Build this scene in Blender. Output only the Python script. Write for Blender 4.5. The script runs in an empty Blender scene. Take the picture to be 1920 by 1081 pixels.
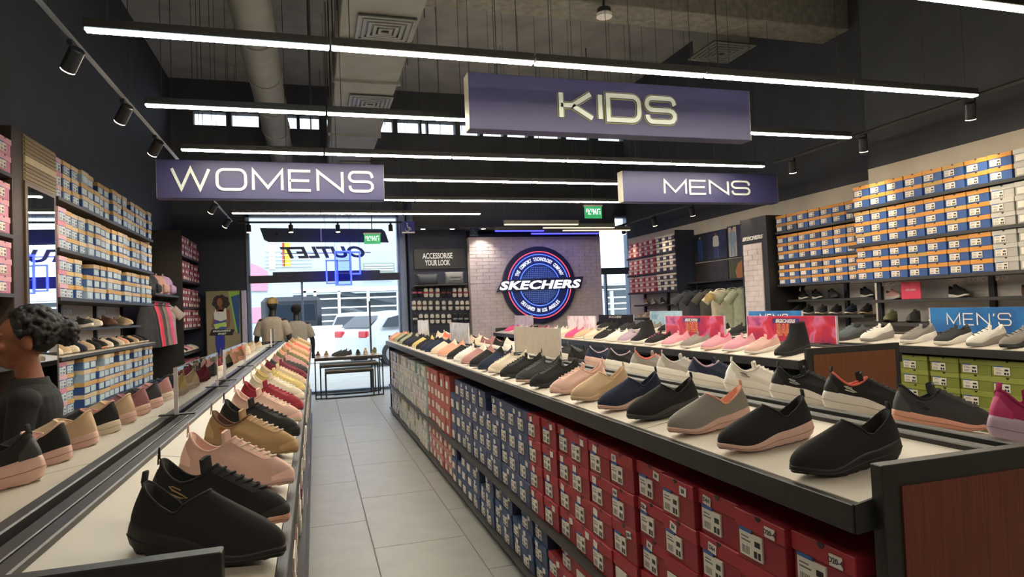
import bpy, math, random
from math import sin, cos, pi, radians, sqrt, atan2
from mathutils import Matrix, Vector, noise
random.seed(7)
scene = bpy.context.scene
col = scene.collection
# ------------------------------------------------------------------ camera
F, CX, CY, CAMH = 1225.0, 960.0, 540.5, 1.5
def _axes(vp=(590, 592), roll=2.3):
    Y = Vector(((vp[0]-CX)/F, (vp[1]-CY)/F, 1)).normalized()
    iu = Vector((-sin(radians(roll)), -cos(radians(roll)), 0))
    Z = (iu + Vector((0, 0, -iu.dot(Y)/Y.z))).normalized()
    return Y.cross(Z), Y, Z
AX, AY, AZ = _axes()
CAM = Vector((0, 0, CAMH))
def ray(u, v):
    c = Vector(((u-CX)/F, (v-CY)/F, 1))
    return Vector((AX.dot(c), AY.dot(c), AZ.dot(c)))
def onx(u, v, x): r = ray(u, v); return CAM + r*(x/r.x)
def ony(u, v, y): r = ray(u, v); return CAM + r*(y/r.y)
def onz(u, v, z): r = ray(u, v); return CAM + r*((z-CAMH)/r.z)
cd = bpy.data.cameras.new('camera'); cam = bpy.data.objects.new('camera', cd); col.objects.link(cam)
cd.sensor_width = 36; cd.lens = 36*F/1920; cd.clip_start = 0.02; cd.clip_end = 300
right = Vector((AX.x, AY.x, AZ.x)); up = -Vector((AX.y, AY.y, AZ.y)); back = -Vector((AX.z, AY.z, AZ.z))
m = Matrix((right, up, back)).transposed().to_4x4(); m.translation = CAM
cam.matrix_world = m
scene.camera = cam
# ------------------------------------------------------------------ light and exposure
scene.view_settings.view_transform = 'Standard'; scene.view_settings.look = 'None'
scene.view_settings.gamma = 1; scene.view_settings.use_curve_mapping = False
scene.view_settings.exposure = 1.35
LED_STRENGTH = 26.0
SPOT_W = 15.0
w = bpy.data.worlds.new('world'); scene.world = w; w.use_nodes = True
bg = w.node_tree.nodes['Background']; bg.inputs[0].default_value = (0.78, 0.89, 1.0, 1); bg.inputs[1].default_value = 1.0
sun_d = bpy.data.lights.new('sun', 'SUN'); sun_d.energy = 1.1; sun_d.angle = radians(25); sun_d.color = (1, .97, .93)
sun_o = bpy.data.objects.new('sun', sun_d); col.objects.link(sun_o); sun_o.rotation_euler = (radians(48), radians(10), 0); sun_o.location = (1, 8, 14)
# ------------------------------------------------------------------ materials
MATS = {}
def lin(h):
    if isinstance(h, str):
        c = [int(h[i:i+2], 16)/255 for i in (1, 3, 5)]
        return tuple((x/12.92 if x <= .04045 else ((x+.055)/1.055)**2.4) for x in c)
    return tuple(h)
def mat(name, rgb, rough=.6, metal=0.0, var=.10, scale=30.0, bump=0.0, bscale=200.0, stretch=(1, 1, 1), trans=0.0, coat=0.0):
    if name in MATS: return MATS[name]
    rgb = lin(rgb)
    M = bpy.data.materials.new(name); M.use_nodes = True; nt = M.node_tree; N = nt.nodes; Lk = nt.links
    b = N['Principled BSDF']; b.inputs['Roughness'].default_value = rough; b.inputs['Metallic'].default_value = metal
    if coat: b.inputs['Coat Weight'].default_value = coat
    if trans: b.inputs['Transmission Weight'].default_value = trans
    tc = N.new('ShaderNodeTexCoord'); mp = N.new('ShaderNodeMapping'); mp.inputs['Scale'].default_value = stretch
    Lk.new(tc.outputs['Object'], mp.inputs['Vector'])
    nz = N.new('ShaderNodeTexNoise'); nz.inputs['Scale'].default_value = scale; nz.inputs['Detail'].default_value = 3
    Lk.new(mp.outputs['Vector'], nz.inputs['Vector'])
    rp = N.new('ShaderNodeValToRGB'); e = rp.color_ramp.elements
    e[0].position = .3; e[1].position = .7
    e[0].color = (*[c*(1-var) for c in rgb], 1); e[1].color = (*[min(1, c*(1+var)) for c in rgb], 1)
    Lk.new(nz.outputs['Fac'], rp.inputs['Fac']); Lk.new(rp.outputs['Color'], b.inputs['Base Color'])
    if bump:
        n2 = N.new('ShaderNodeTexNoise'); n2.inputs['Scale'].default_value = bscale
        Lk.new(mp.outputs['Vector'], n2.inputs['Vector'])
        bp = N.new('ShaderNodeBump'); bp.inputs['Strength'].default_value = bump; bp.inputs['Distance'].default_value = .002
        Lk.new(n2.outputs['Fac'], bp.inputs['Height']); Lk.new(bp.outputs['Normal'], b.inputs['Normal'])
    MATS[name] = M
    return M
def emat(name, rgb, strength):
    if name in MATS: return MATS[name]
    rgb = lin(rgb)
    M = bpy.data.materials.new(name); M.use_nodes = True; b = M.node_tree.nodes['Principled BSDF']
    b.inputs['Base Color'].default_value = (*rgb, 1)
    b.inputs['Emission Color'].default_value = (*rgb, 1); b.inputs['Emission Strength'].default_value = strength
    MATS[name] = M
    return M
def glassmat(name, rgb=(1, 1, 1), refl=.08, rough=.0, film=0.0):
    if name in MATS: return MATS[name]
    M = bpy.data.materials.new(name); M.use_nodes = True; nt = M.node_tree; nt.nodes.remove(nt.nodes['Principled BSDF'])
    t = nt.nodes.new('ShaderNodeBsdfTransparent'); t.inputs[0].default_value = (*rgb, 1)
    g = nt.nodes.new('ShaderNodeBsdfGlossy'); g.inputs['Roughness'].default_value = rough
    fr = nt.nodes.new('ShaderNodeFresnel'); fr.inputs[0].default_value = 1.05 if refl < .2 else 1.6
    mx = nt.nodes.new('ShaderNodeMixShader')
    nt.links.new(fr.outputs[0], mx.inputs[0]); nt.links.new(t.outputs[0], mx.inputs[1]); nt.links.new(g.outputs[0], mx.inputs[2])
    out = mx.outputs[0]
    if film:  # diffuse share that puts a pale reflection into the sheet's colour
        df = nt.nodes.new('ShaderNodeBsdfDiffuse'); df.inputs[0].default_value = (*[min(1, c*.95) for c in rgb], 1)
        m2 = nt.nodes.new('ShaderNodeMixShader'); m2.inputs[0].default_value = film; nt.links.new(out, m2.inputs[1]); nt.links.new(df.outputs[0], m2.inputs[2]); out = m2.outputs[0]
    nt.links.new(out, nt.nodes['Material Output'].inputs[0])
    MATS[name] = M
    return M
def woodmat(name, c1, c2, rough=.5):
    if name in MATS: return MATS[name]
    M = bpy.data.materials.new(name); M.use_nodes = True; nt = M.node_tree; N = nt.nodes
    b = N['Principled BSDF']; b.inputs['Roughness'].default_value = rough
    tc = N.new('ShaderNodeTexCoord'); mp = N.new('ShaderNodeMapping'); mp.inputs['Scale'].default_value = (420, 420, 5)
    nz = N.new('ShaderNodeTexNoise'); nz.inputs['Scale'].default_value = 1.0; nz.inputs['Detail'].default_value = 5
    rp = N.new('ShaderNodeValToRGB'); rp.color_ramp.elements[0].position = .35; rp.color_ramp.elements[1].position = .68
    rp.color_ramp.elements[0].color = (*lin(c1), 1); rp.color_ramp.elements[1].color = (*lin(c2), 1)
    L = nt.links
    L.new(tc.outputs['Object'], mp.inputs[0]); L.new(mp.outputs[0], nz.inputs[0]); L.new(nz.outputs[0], rp.inputs[0]); L.new(rp.outputs[0], b.inputs[0])
    MATS[name] = M
    return M
def cloudmat(name, cols, scale=4.0, rough=.35):
    """printed poster paper with soft blobs of several inks"""
    if name in MATS: return MATS[name]
    M = bpy.data.materials.new(name); M.use_nodes = True; nt = M.node_tree; N = nt.nodes
    b = N['Principled BSDF']; b.inputs['Roughness'].default_value = rough
    tc = N.new('ShaderNodeTexCoord'); nz = N.new('ShaderNodeTexNoise'); nz.inputs['Scale'].default_value = scale; nz.inputs['Distortion'].default_value = 1.2
    rp = N.new('ShaderNodeValToRGB'); el = rp.color_ramp.elements
    while len(el) < len(cols): el.new(.5)
    for i, c in enumerate(cols):
        el[i].position = .3 + .4*i/(len(cols)-1); el[i].color = (*lin(c), 1)
    L = nt.links
    L.new(tc.outputs['Object'], nz.inputs['Vector']); L.new(nz.outputs[0], rp.inputs[0]); L.new(rp.outputs[0], b.inputs[0])
    MATS[name] = M
    return M
# ------------------------------------------------------------------ mesh building
class MB:
    def __init__(self): self.v = []; self.f = []; self.mi = []; self.cm = 0
    def add(self, vs, fs):
        o = len(self.v); self.v += [tuple(p) for p in vs]
        for f in fs: self.f.append(tuple(i+o for i in f)); self.mi.append(self.cm)
        return self
    def m(self, i): self.cm = i; return self
    def box(self, c, s, bev=0.0, rot=None):
        cx, cy, cz = c; hx, hy, hz = s[0]/2, s[1]/2, s[2]/2
        if bev <= 0:
            vs = [(x, y, z) for x in (-hx, hx) for y in (-hy, hy) for z in (-hz, hz)]
            fs = [(0, 1, 3, 2), (4, 6, 7, 5), (0, 4, 5, 1), (2, 3, 7, 6), (0, 2, 6, 4), (1, 5, 7, 3)]
        else:
            b = bev; vs = []; idx = {}
            for sx in (-1, 1):
                for sy in (-1, 1):
                    for sz in (-1, 1):
                        for k in range(3):
                            idx[(sx, sy, sz, k)] = len(vs)
                            vs.append((sx*(hx-(b if k != 0 else 0)), sy*(hy-(b if k != 1 else 0)), sz*(hz-(b if k != 2 else 0))))
            fs = []
            def q(*a): fs.append(tuple(idx[t] for t in a))
            for s_ in (-1, 1):
                l = [(s_, a, c_, 0) for a, c_ in ((-1, -1), (1, -1), (1, 1), (-1, 1))]; q(*(l if s_ > 0 else l[::-1]))
                l = [(a, s_, c_, 1) for a, c_ in ((-1, -1), (-1, 1), (1, 1), (1, -1))]; q(*(l if s_ > 0 else l[::-1]))
                l = [(a, c_, s_, 2) for a, c_ in ((-1, -1), (1, -1), (1, 1), (-1, 1))]; q(*(l if s_ > 0 else l[::-1]))
            for a in (-1, 1):
                for c_ in (-1, 1):
                    l = [(a, c_, -1, 0), (a, c_, -1, 1), (a, c_, 1, 1), (a, c_, 1, 0)]; q(*(l if a*c_ > 0 else l[::-1]))
                    l = [(a, -1, c_, 0), (a, 1, c_, 0), (a, 1, c_, 2), (a, -1, c_, 2)]; q(*(l if a*c_ > 0 else l[::-1]))
                    l = [(-1, a, c_, 1), (-1, a, c_, 2), (1, a, c_, 2), (1, a, c_, 1)]; q(*(l if a*c_ > 0 else l[::-1]))
                    for e in (-1, 1):
                        l = [(a, c_, e, 0), (a, c_, e, 1), (a, c_, e, 2)]; q(*(l if a*c_*e > 0 else l[::-1]))
        if rot is not None: vs = [tuple(rot @ Vector(p)) for p in vs]
        return self.add([(p[0]+cx, p[1]+cy, p[2]+cz) for p in vs], fs)
    def bounds(self, x0, x1, y0, y1, z0, z1, bev=0.0):
        return self.box(((x0+x1)/2, (y0+y1)/2, (z0+z1)/2), (abs(x1-x0), abs(y1-y0), abs(z1-z0)), bev)
    def tube(self, pts, r, n=6, closed=False, cap=True):
        pts = [Vector(p) for p in pts]; rings = []; k = len(pts); vs = []; prev = None
        for i, p in enumerate(pts):
            if closed: t = pts[(i+1) % k]-pts[i-1]
            else: t = pts[min(i+1, k-1)]-pts[max(i-1, 0)]
            if t.length < 1e-9: t = Vector((0, 0, 1))
            t.normalize()
            if prev is None:
                a = Vector((0, 0, 1)) if abs(t.z) < .9 else Vector((1, 0, 0)); u = t.cross(a).normalized()
            else:
                u = (prev - t*prev.dot(t))
                u = u.normalized() if u.length > 1e-6 else t.orthogonal().normalized()
            prev = u; w_ = t.cross(u)
            rr = r[i] if isinstance(r, (list, tuple)) else r
            for j in range(n):
                a = 2*pi*j/n; vs.append(p + u*(cos(a)*rr) + w_*(sin(a)*rr))
        fs = []
        for i in range(k if closed else k-1):
            a0 = i*n; b0 = ((i+1) % k)*n
            for j in range(n): fs.append((a0+j, a0+(j+1) % n, b0+(j+1) % n, b0+j))
        if cap and not closed:
            fs.append(tuple(range(n))[::-1]); fs.append(tuple((k-1)*n+j for j in range(n)))
        return self.add(vs, fs)
    def rings(self, rings, cap0=False, cap1=False):
        n = len(rings[0]); vs = [p for r in rings for p in r]; fs = []
        for i in range(len(rings)-1):
            for j in range(n): fs.append((i*n+j, i*n+(j+1) % n, (i+1)*n+(j+1) % n, (i+1)*n+j))
        if cap0: fs.append(tuple(range(n))[::-1])
        if cap1: fs.append(tuple((len(rings)-1)*n+j for j in range(n)))
        return self.add(vs, fs)
    def prism(self, pts, fn, d):
        """2D outline pts, fn(a,b,depth)->xyz, extruded 0..d"""
        n = len(pts); vs = [fn(a, b, 0) for a, b in pts]+[fn(a, b, d) for a, b in pts]
        fs = [tuple(range(n))[::-1], tuple(range(n, 2*n))]
        fs += [(j, (j+1) % n, n+(j+1) % n, n+j) for j in range(n)]
        return self.add(vs, fs)
    def quad(self, a, b, c, d): return self.add([a, b, c, d], [(0, 1, 2, 3)])
    def disc(self, c, r, axis='z', n=20, d=.01):
        fn = {'z': lambda a, b, t: (c[0]+a, c[1]+b, c[2]+t), 'y': lambda a, b, t: (c[0]+a, c[1]+t, c[2]+b), 'x': lambda a, b, t: (c[0]+t, c[1]+a, c[2]+b)}[axis]
        return self.prism([(r*cos(2*pi*i/n), r*sin(2*pi*i/n)) for i in range(n)], fn, d)
    def ball(self, c, s, nu=14, nv=9):
        rg = []
        for i in range(nv+1):
            a = -pi/2 + pi*i/nv; a = max(-pi/2+.02, min(pi/2-.02, a))
            rg.append([(c[0]+s[0]*cos(a)*cos(2*pi*j/nu), c[1]+s[1]*cos(a)*sin(2*pi*j/nu), c[2]+s[2]*sin(a)) for j in range(nu)])
        return self.rings(rg, True, True)
    def mesh(self, name, smooth=None):
        me = bpy.data.meshes.new(name); me.from_pydata(self.v, [], self.f)
        if any(self.mi): me.polygons.foreach_set('material_index', self.mi)
        if smooth is not None:
            me.polygons.foreach_set('use_smooth', [True]*len(me.polygons))
            me.set_sharp_from_angle(angle=radians(smooth))
        me.update()
        return me
    def build(self, name, mats, parent=None, smooth=None, loc=None):
        me = self.mesh(name, smooth)
        for M in (mats if isinstance(mats, (list, tuple)) else [mats]): me.materials.append(M)
        return obj(name, me, parent, loc)
def obj(name, me, parent=None, loc=None):
    o = bpy.data.objects.new(name, me); col.objects.link(o)
    if parent: o.parent = parent
    if loc is not None: o.location = loc
    return o
def tag(o, label=None, cat=None, group=None, kind=None):
    if label: o['label'] = label
    if cat: o['category'] = cat
    if group: o['group'] = group
    if kind: o['kind'] = kind
    return o
def empty(name, loc=(0, 0, 0), label=None, cat=None, group=None):
    o = bpy.data.objects.new(name, None); col.objects.link(o); o.location = loc; o.empty_display_size = .1
    return tag(o, label, cat, group)
def setmat(o, i, M):
    o.material_slots[i].link = 'OBJECT'; o.material_slots[i].material = M
ORD = ['zeroth', 'first', 'second', 'third', 'fourth', 'fifth', 'sixth', 'seventh', 'eighth', 'ninth', 'tenth', 'eleventh', 'twelfth', 'thirteenth', 'fourteenth', 'fifteenth', 'sixteenth', 'seventeenth', 'eighteenth', 'nineteenth', 'twentieth', 'twenty-first', 'twenty-second', 'twenty-third', 'twenty-fourth', 'twenty-fifth', 'twenty-sixth', 'twenty-seventh', 'twenty-eighth', 'twenty-ninth', 'thirtieth', 'thirty-first', 'thirty-second', 'thirty-third', 'thirty-fourth', 'thirty-fifth', 'thirty-sixth', 'thirty-seventh', 'thirty-eighth', 'thirty-ninth', 'fortieth']
# ------------------------------------------------------------------ lettering
TXT = {}
def text_mesh(s, size=1.0, depth=.05, bold=0.0, shear=0.0, xs=1.0, align='CENTER', space=1.0):
    k = (s, size, depth, bold, shear, xs, align, space)
    if k in TXT: return TXT[k]
    c = bpy.data.curves.new('lettering', 'FONT'); c.body = s; c.size = size; c.extrude = depth/2; c.offset = bold; c.shear = shear
    c.align_x = align; c.align_y = 'CENTER'; c.space_character = space; c.resolution_u = 3
    o = bpy.data.objects.new('lettering', c); col.objects.link(o)
    dg = bpy.context.evaluated_depsgraph_get(); me = bpy.data.meshes.new_from_object(o.evaluated_get(dg))
    bpy.data.objects.remove(o); bpy.data.curves.remove(c)
    for v in me.vertices: v.co.x *= xs
    me.materials.clear(); TXT[k] = me
    return me
# frames: text is drawn in local XY, +Z out. faces: '-y' reads from -y side, '-x' from -x side, '+x'
FR = {'-y': Matrix(((1, 0, 0), (0, 0, -1), (0, 1, 0))), '-x': Matrix(((0, 0, -1), (-1, 0, 0), (0, 1, 0))), '+x': Matrix(((0, 0, 1), (1, 0, 0), (0, 1, 0))), '+y': Matrix(((-1, 0, 0), (0, 0, 1), (0, 1, 0)))}
def put_text(me, M, parent, pos, face='-y', name='lettering', mirror=False, roll=0.0):
    me2 = me.copy(); R3 = FR[face] @ Matrix.Rotation(roll, 3, 'Z')
    if mirror: R3 = R3 @ Matrix(((-1, 0, 0), (0, 1, 0), (0, 0, 1)))
    me2.transform(R3.to_4x4())
    if mirror: me2.flip_normals()
    me2.materials.clear(); me2.materials.append(M)
    o = obj(name, me2, parent, pos)
    return o
# wide stroke letters (unit box 0..w, 0..1)
def _arc(cx, cy, r, a0, a1, n=5): return [(cx+r*cos(radians(a0+(a1-a0)*i/n)), cy+r*sin(radians(a0+(a1-a0)*i/n))) for i in range(n+1)]
def _rr(w, h, r): return _arc(r, r, r, 270, 180)+_arc(r, h-r, r, 180, 90)+_arc(w-r, h-r, r, 90, 0)+_arc(w-r, r, r, 0, -90)
GL = {
 'K': (1.25, [[(0, 0), (0, 1)], [(1.2, 1), (.45, .5), (0, .5)], [(.45, .5), (1.25, 0)]]),
 'I': (0.0, [[(0, 0), (0, 1)]]),
 'D': (1.3, [[(0, 0), (0, 1)] + _arc(1.0, .7, .3, 90, 0) + _arc(1.0, .3, .3, 0, -90) + [(0, 0)]]),
 'S': (1.25, [[(1.22, .72)] + _arc(.97, .78, .22, 0, 90) + _arc(.25, .76, .24, 90, 180) + _arc(.25, .75, .25, 180, 270) + [(.97, .5)] + _arc(.97, .25, .25, 90, -90) + _arc(.25, .22, .22, 270, 180) + [(.03, .28)]]),
 'W': (1.7, [[(0, 1), (.42, 0), (.85, 1), (1.28, 0), (1.7, 1)]]),
 'O': (1.35, [_rr(1.35, 1, .32) + [(.32, 0)]]),
 'M': (1.4, [[(0, 0), (0, 1), (.7, .12), (1.4, 1), (1.4, 0)]]),
 'E': (1.05, [[(1.05, 1), (0, 1), (0, 0), (1.05, 0)], [(0, .5), (.98, .5)]]),
 'N': (1.25, [[(0, 0), (0, 1), (1.25, 0), (1.25, 1)]]),
 "'": (.05, [[(.08, 1), (.0, .78)]]),
}
def ribbon(mb, pts, wd, d, place):
    """flat stroke with mitred corners; place(a,b,depth)->xyz"""
    P = [Vector((a, b)) for a, b in pts]; out = []
    Q = [P[0]]
    for p in P[1:]:
        if (p-Q[-1]).length > 1e-5: Q.append(p)
    P = Q; n = len(P); L = []; Rr = []
    closed = (P[0]-P[-1]).length < 1e-4
    if closed: P = P[:-1]; n -= 1
    for i in range(n):
        if closed: a = P[i]-P[i-1]; b = P[(i+1) % n]-P[i]
        else: a = P[i]-P[max(i-1, 0)]; b = P[min(i+1, n-1)]-P[i]
        if a.length < 1e-9: a = b
        if b.length < 1e-9: b = a
        a.normalize(); b.normalize(); na = Vector((-a.y, a.x)); nb = Vector((-b.y, b.x)); mm = na+nb
        if mm.length < .35: mm = na
        else: mm = mm.normalized()/max(.42, mm.normalized().dot(na))
        L.append(P[i]+mm*wd/2); Rr.append(P[i]-mm*wd/2)
    vs = []
    for t in (0, d):
        for i in range(n): vs.append(place(L[i].x, L[i].y, t)); vs.append(place(Rr[i].x, Rr[i].y, t))
    o = 2*n; fs = []
    for i in range(n if closed else n-1):
        j = (i+1) % n
        fs += [(2*i, 2*j, 2*j+1, 2*i+1), (o+2*i, o+2*i+1, o+2*j+1, o+2*j), (2*i, o+2*i, o+2*j, 2*j), (2*i+1, 2*j+1, o+2*j+1, o+2*i+1)]
    if not closed: fs += [(0, 1, o+1, o), (2*n-2, o+2*n-2, o+2*n-1, 2*n-1)]
    mb.add(vs, fs)
def wide_word(s, h, wd, d, gap=.42, sx=1.0):
    """returns (list of (letter, MB) centred on origin in XY, depth +Z), total width"""
    tot = sum(GL[c][0] for c in s)*h*sx + gap*h*(len(s)-1)
    x = -tot/2; out = []
    for c in s:
        mb = MB()
        for st in GL[c][1]: ribbon(mb, [(x+a*h*sx, (b-.5)*h) for a, b in st], wd, d, lambda a, b, t: (a, b, t))
        out.append((c, mb)); x += GL[c][0]*h*sx + gap*h
    return out, tot
# ------------------------------------------------------------------ the room
XL, XR, XRN, YB, YF, ZC = -2.45, 6.40, 5.86, 13.2, -3.0, 6.0
blackm = mat('black paint', '#3d4046', .7, var=.12, scale=3)
navym = mat('navy paint', '#262b3c', .6, var=.08, scale=3)
whitem = mat('white wall paint', '#cfc6b6', .7, var=.04, scale=5)
ceilm = mat('dark ceiling paint', '#a5a49c', .85, var=.18, scale=2, bump=.3, bscale=30)
groutm = mat('floor grout', '#6d6d68', .8)
tilem = mat('grey porcelain tile', '#8e8d88', .42, var=.07, scale=5, bump=.05, bscale=60)
darkm = mat('black laminate', '#262524', .45, var=.1, scale=30, bump=.1, bscale=300)
dark2 = mat('charcoal metal', '#3a3a39', .4, metal=.3, var=.08)
steelm = mat('brushed steel', '#9a9a98', .35, metal=.8)
framem = mat('grey blue window frame', '#6d7b90', .4, metal=.3)
whitepl = mat('white plastic', '#e6e2da', .4, var=.03)
blackpl = mat('black plastic', '#17181a', .4)
glassm = glassmat('window glass', (.96, .98, 1))
acryl = glassmat('clear acrylic', (.95, .95, .97), refl=.3)
floor = MB().bounds(XL-.2, XR+.48, YF, YB+.05, -.12, -.006).build('floor', groutm); tag(floor, kind='structure')
tm = MB().box((0, 0, -.004), (.594, 1.194, .008), .002).mesh('floor_tile'); tm.materials.append(tilem)
xs = .318
nx0 = math.floor((XL-xs)/.6); nx1 = math.ceil((XR-xs)/.6)
for i in range(nx0, nx1):
    off = 0.0 if i % 2 == 0 else .6
    for j in range(-2, 12):
        cx = xs+.6*(i+.5); cy = .12+1.2*j+off
        if cx < XL-.2 or cx > XR+.2 or cy < YF or cy > YB-.3: continue
        obj('floor_tile', tm, floor, (cx, cy, 0))
def struct(name, mb, M, smooth=None, parent=None):
    o = mb.build(name, M, parent, smooth)
    if not parent: tag(o, kind='structure')
    return o
struct('ceiling', MB().bounds(XL-.2, XR+.5, YF, YB+.3, ZC, ZC+.1), ceilm)
wl = struct('wall_left', MB().bounds(XL-.15, XL, YF, YB+.2, 2.78, ZC), blackm)
struct('wall_panel', MB().bounds(XL-.15, XL, YF, YB+.2, 0, 2.78), whitem, parent=wl)
wr = struct('wall_right', MB().bounds(XR, XR+.15, YF, 12.5, 2.86, ZC), blackm)
struct('wall_panel', MB().bounds(XR, XR+.15, 5.68, 12.5, 0, 2.86), whitem, parent=wr)
struct('wall_pier', MB().bounds(XRN, XR, YF, 5.68, 0, 2.86), whitem, parent=wr)
struct('bulkhead', MB().bounds(XRN, XR, YF, 5.68, 2.86, ZC), blackm, parent=wr)
struct('niche_wall', MB().bounds(6.78, 6.88, 12.4, YB+.2, 0, ZC), mat('pale column paint', '#8f98a6', .6), parent=wr)
struct('niche_return', MB().bounds(XR+.15, 6.78, 12.4, 12.5, 0, ZC), MATS['pale column paint'], parent=wr)
struct('wall_front', MB().bounds(XL-.15, XR+.15, YF-.15, YF, 0, ZC), blackm)
# back wall round the shop window
GX0 = onx(0, 0, -1).x  # placeholder, replaced below
GX0 = ony(463, 520, YB).x; GX1 = ony(752, 520, YB).x; GX2 = ony(1120, 500, YB).x; GX3 = 6.78; GZ = 3.46
wb = struct('wall_back', MB().bounds(XL, GX0, YB, YB+.2, 0, GZ), navym)
struct('wall_panel', MB().bounds(GX1, GX2, YB, YB+.2, 0, GZ), navym, parent=wb)
cz0 = ony(480, 238, YB).z; cz1 = ony(480, 213, YB).z
cx0 = ony(362, 225, YB).x; cx1 = ony(1168, 260, YB).x
struct('wall_lintel', MB().bounds(XL, 6.78, YB, YB+.2, GZ, cz0), blackm, parent=wb)
struct('wall_top', MB().bounds(XL, 6.78, YB, YB+.2, cz1, ZC), blackm, parent=wb)
struct('wall_pier', MB().bounds(XL, cx0, YB, YB+.2, cz0, cz1), blackm, parent=wb)
struct('wall_pier', MB().bounds(cx1, 6.78, YB, YB+.2, cz0, cz1), blackm, parent=wb)
# clerestory strip
wn = 0
edges = [(362, 387), (389, 424), (434, 485), (496, 556), (562, 598), (612, 660), (664, 704), (708, 736), (745, 786), (790, 800), (803, 853), (862, 898), (905, 943), (950, 988), (1000, 1050), (1060, 1105), (1120, 1168)]
last = cx0
for a, b in edges:
    xa = ony(a, 230, YB).x; xb = ony(b, 230, YB).x
    if xa-last > .02: struct('mullion', MB().bounds(last, xa, YB-.02, YB+.2, cz0, cz1), blackm, parent=wb)
    last = xb
struct('window_1', MB().bounds(cx0, cx1, YB+.12, YB+.126, cz0, cz1), glassm)
# shop window: two glazed openings with frames
def glazing(name, x0, x1):
    g = struct(name, MB().bounds(x0+.03, x1-.03, YB+.06, YB+.072, .05, GZ-.03), glassm)
    fr = MB()
    for x in (x0+.03, x1-.03): fr.bounds(x-.03, x+.03, YB-.04, YB+.14, 0, GZ)
    fr.bounds(x0, x1, YB-.04, YB+.14, GZ-.05, GZ); fr.bounds(x0, x1, YB-.04, YB+.14, 0, .05)
    struct('window_frame', fr, framem, parent=g)
    struct('transom', MB().bounds(x0+.03, x1-.03, YB-.05, YB+.05, 2.16, 2.30), blackm, parent=g)
    return g
w2 = glazing('window_2', GX0, GX1)
struct('header_box', MB().bounds(ony(512, 520, YB).x, ony(712, 520, YB).x, YB-.08, YB-.05, 2.16, 2.36), blackm, parent=w2)
struct('mullion', MB().bounds(ony(568, 600, YB).x-.02, ony(568, 600, YB).x+.02, YB+.0, YB+.1, .05, 2.16), framem, parent=w2)
struct('mullion', MB().bounds(ony(694, 600, YB).x-.015, ony(694, 600, YB).x+.015, YB-.03, YB+.1, .05, 1.75), dark2, parent=w2)
w3 = glazing('window_3', GX2, GX3)
struct('mullion', MB().bounds(ony(1140, 600, YB).x-.02, ony(1140, 600, YB).x+.02, YB+.0, YB+.1, .05, 2.16), framem, parent=w3)
# soffit over the back wall with downlights
sof = struct('trim_1', MB().bounds(GX1+.12, GX2-.02, 12.2, YB, ony(848, 428, 12.35).z, GZ+.2), blackm)
for u, v in ((793, 428), (848, 430), (906, 430)):
    p = ony(u, v, 12.4); zz = ony(848, 428, 12.35).z
    t = empty('downlight', (p.x, 12.4, zz), 'round recessed downlight in the black soffit, ' + {793: 'beside the glass door', 848: 'between two others', 906: 'beside the grey feature wall'}[u], 'downlight', 'soffit downlights')
    MB().disc((0, 0, -.006), .055, 'z', 20, .006).build('trim_ring', whitepl, t)
    MB().disc((0, 0, -.008), .04, 'z', 20, .002).build('lens', emat('downlight lens', '#fff3dd', 9), t)
    l = bpy.data.lights.new('downlight_lamp', 'SPOT'); l.energy = 14; l.spot_size = radians(110); l.spot_blend = .8; l.color = (1, .9, .75); lo = bpy.data.objects.new('downlight_lamp', l); col.objects.link(lo); lo.parent = t; lo.location = (0, 0, -.02)
# blue-grey post beside the glass
tag(MB().bounds(GX1-.02, GX1+.1, YB-.12, YB-.02, 0, GZ, .008).build('window_post', mat('pale blue post', '#8e9cb4', .4)), kind='structure', label='pale blue post beside the shop glass')
# ------------------------------------------------------------------ outside
sw = MB().bounds(-30, 40, YB+.2, 60, -.15, -.02).build('ground', mat('concrete paving outside', '#b9b6ae', .8, var=.08, scale=2)); tag(sw, kind='structure')
bld = empty('building', (0, 38, 0), 'pale blue clad building across the street with a yellow stripe', 'building')
clad = mat('pale blue cladding', '#b0bfc4', .5, var=.06, scale=.4)
def R27(u0, v0, u1, v1, yy=38.0):
    a = ony(u0, v1, yy); b = ony(u1, v0, yy); return a.x, b.x, a.z, b.z
x0, x1, z0, z1 = R27(380, 330, 790, 640); MB().bounds(x0, x1, 0, .5, 0, z1).build('wall', clad, bld)
for u0, v0, u1, v1, c, nm in ((533, 455, 544, 500, '#f2c23c', 'yellow_stripe'), (530, 455, 533, 500, '#c8553d', 'red_edge'), (505, 440, 515, 505, '#e3cdb8', 'cream_stripe')):
    x0, x1, z0, z1 = R27(u0, v0, u1, v1); MB().bounds(x0, x1, -.06, 0, z0, z1).build(nm, mat('outdoor '+nm, c, .6), bld)
pts = [(R27(u, v, u, v)[0], R27(u, v, u, v)[2]) for u, v in ((470, 545), (502, 545), (502, 510), (488, 500), (470, 493))]
MB().prism(pts, lambda a, b, t: (a, -.08-t, b), .05).build('pink_panel', mat('outdoor pink', '#e98aa0', .6), bld)
x0, x1, z0, z1 = R27(470, 575, 500, 605); MB().bounds(x0, x1, -.06, 0, z0, z1).build('pink_panel', MATS['outdoor pink'], bld)
for v in (471, 480, 487, 494, 500):
    x0, x1, z0, z1 = R27(497, v-1, 585, v); MB().bounds(x0, x1, -.1, -.04, z0, z1).build('white_louver', mat('outdoor white', '#eef3f6', .5), bld)
x0, x1, z0, z1 = R27(680, 493, 738, 515)
MB().bounds(x0, x1, -.5, -.4, z0, z1).build('vent_panel', mat('outdoor grey green', '#8c988f', .6), bld)
for k in range(3):
    zz = z0+(z1-z0)*(.3+.22*k); MB().bounds(x0+.1, x1-.1, -.55, -.5, zz, zz+.06).build('vent_slat', MATS['outdoor white'], bld)
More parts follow.
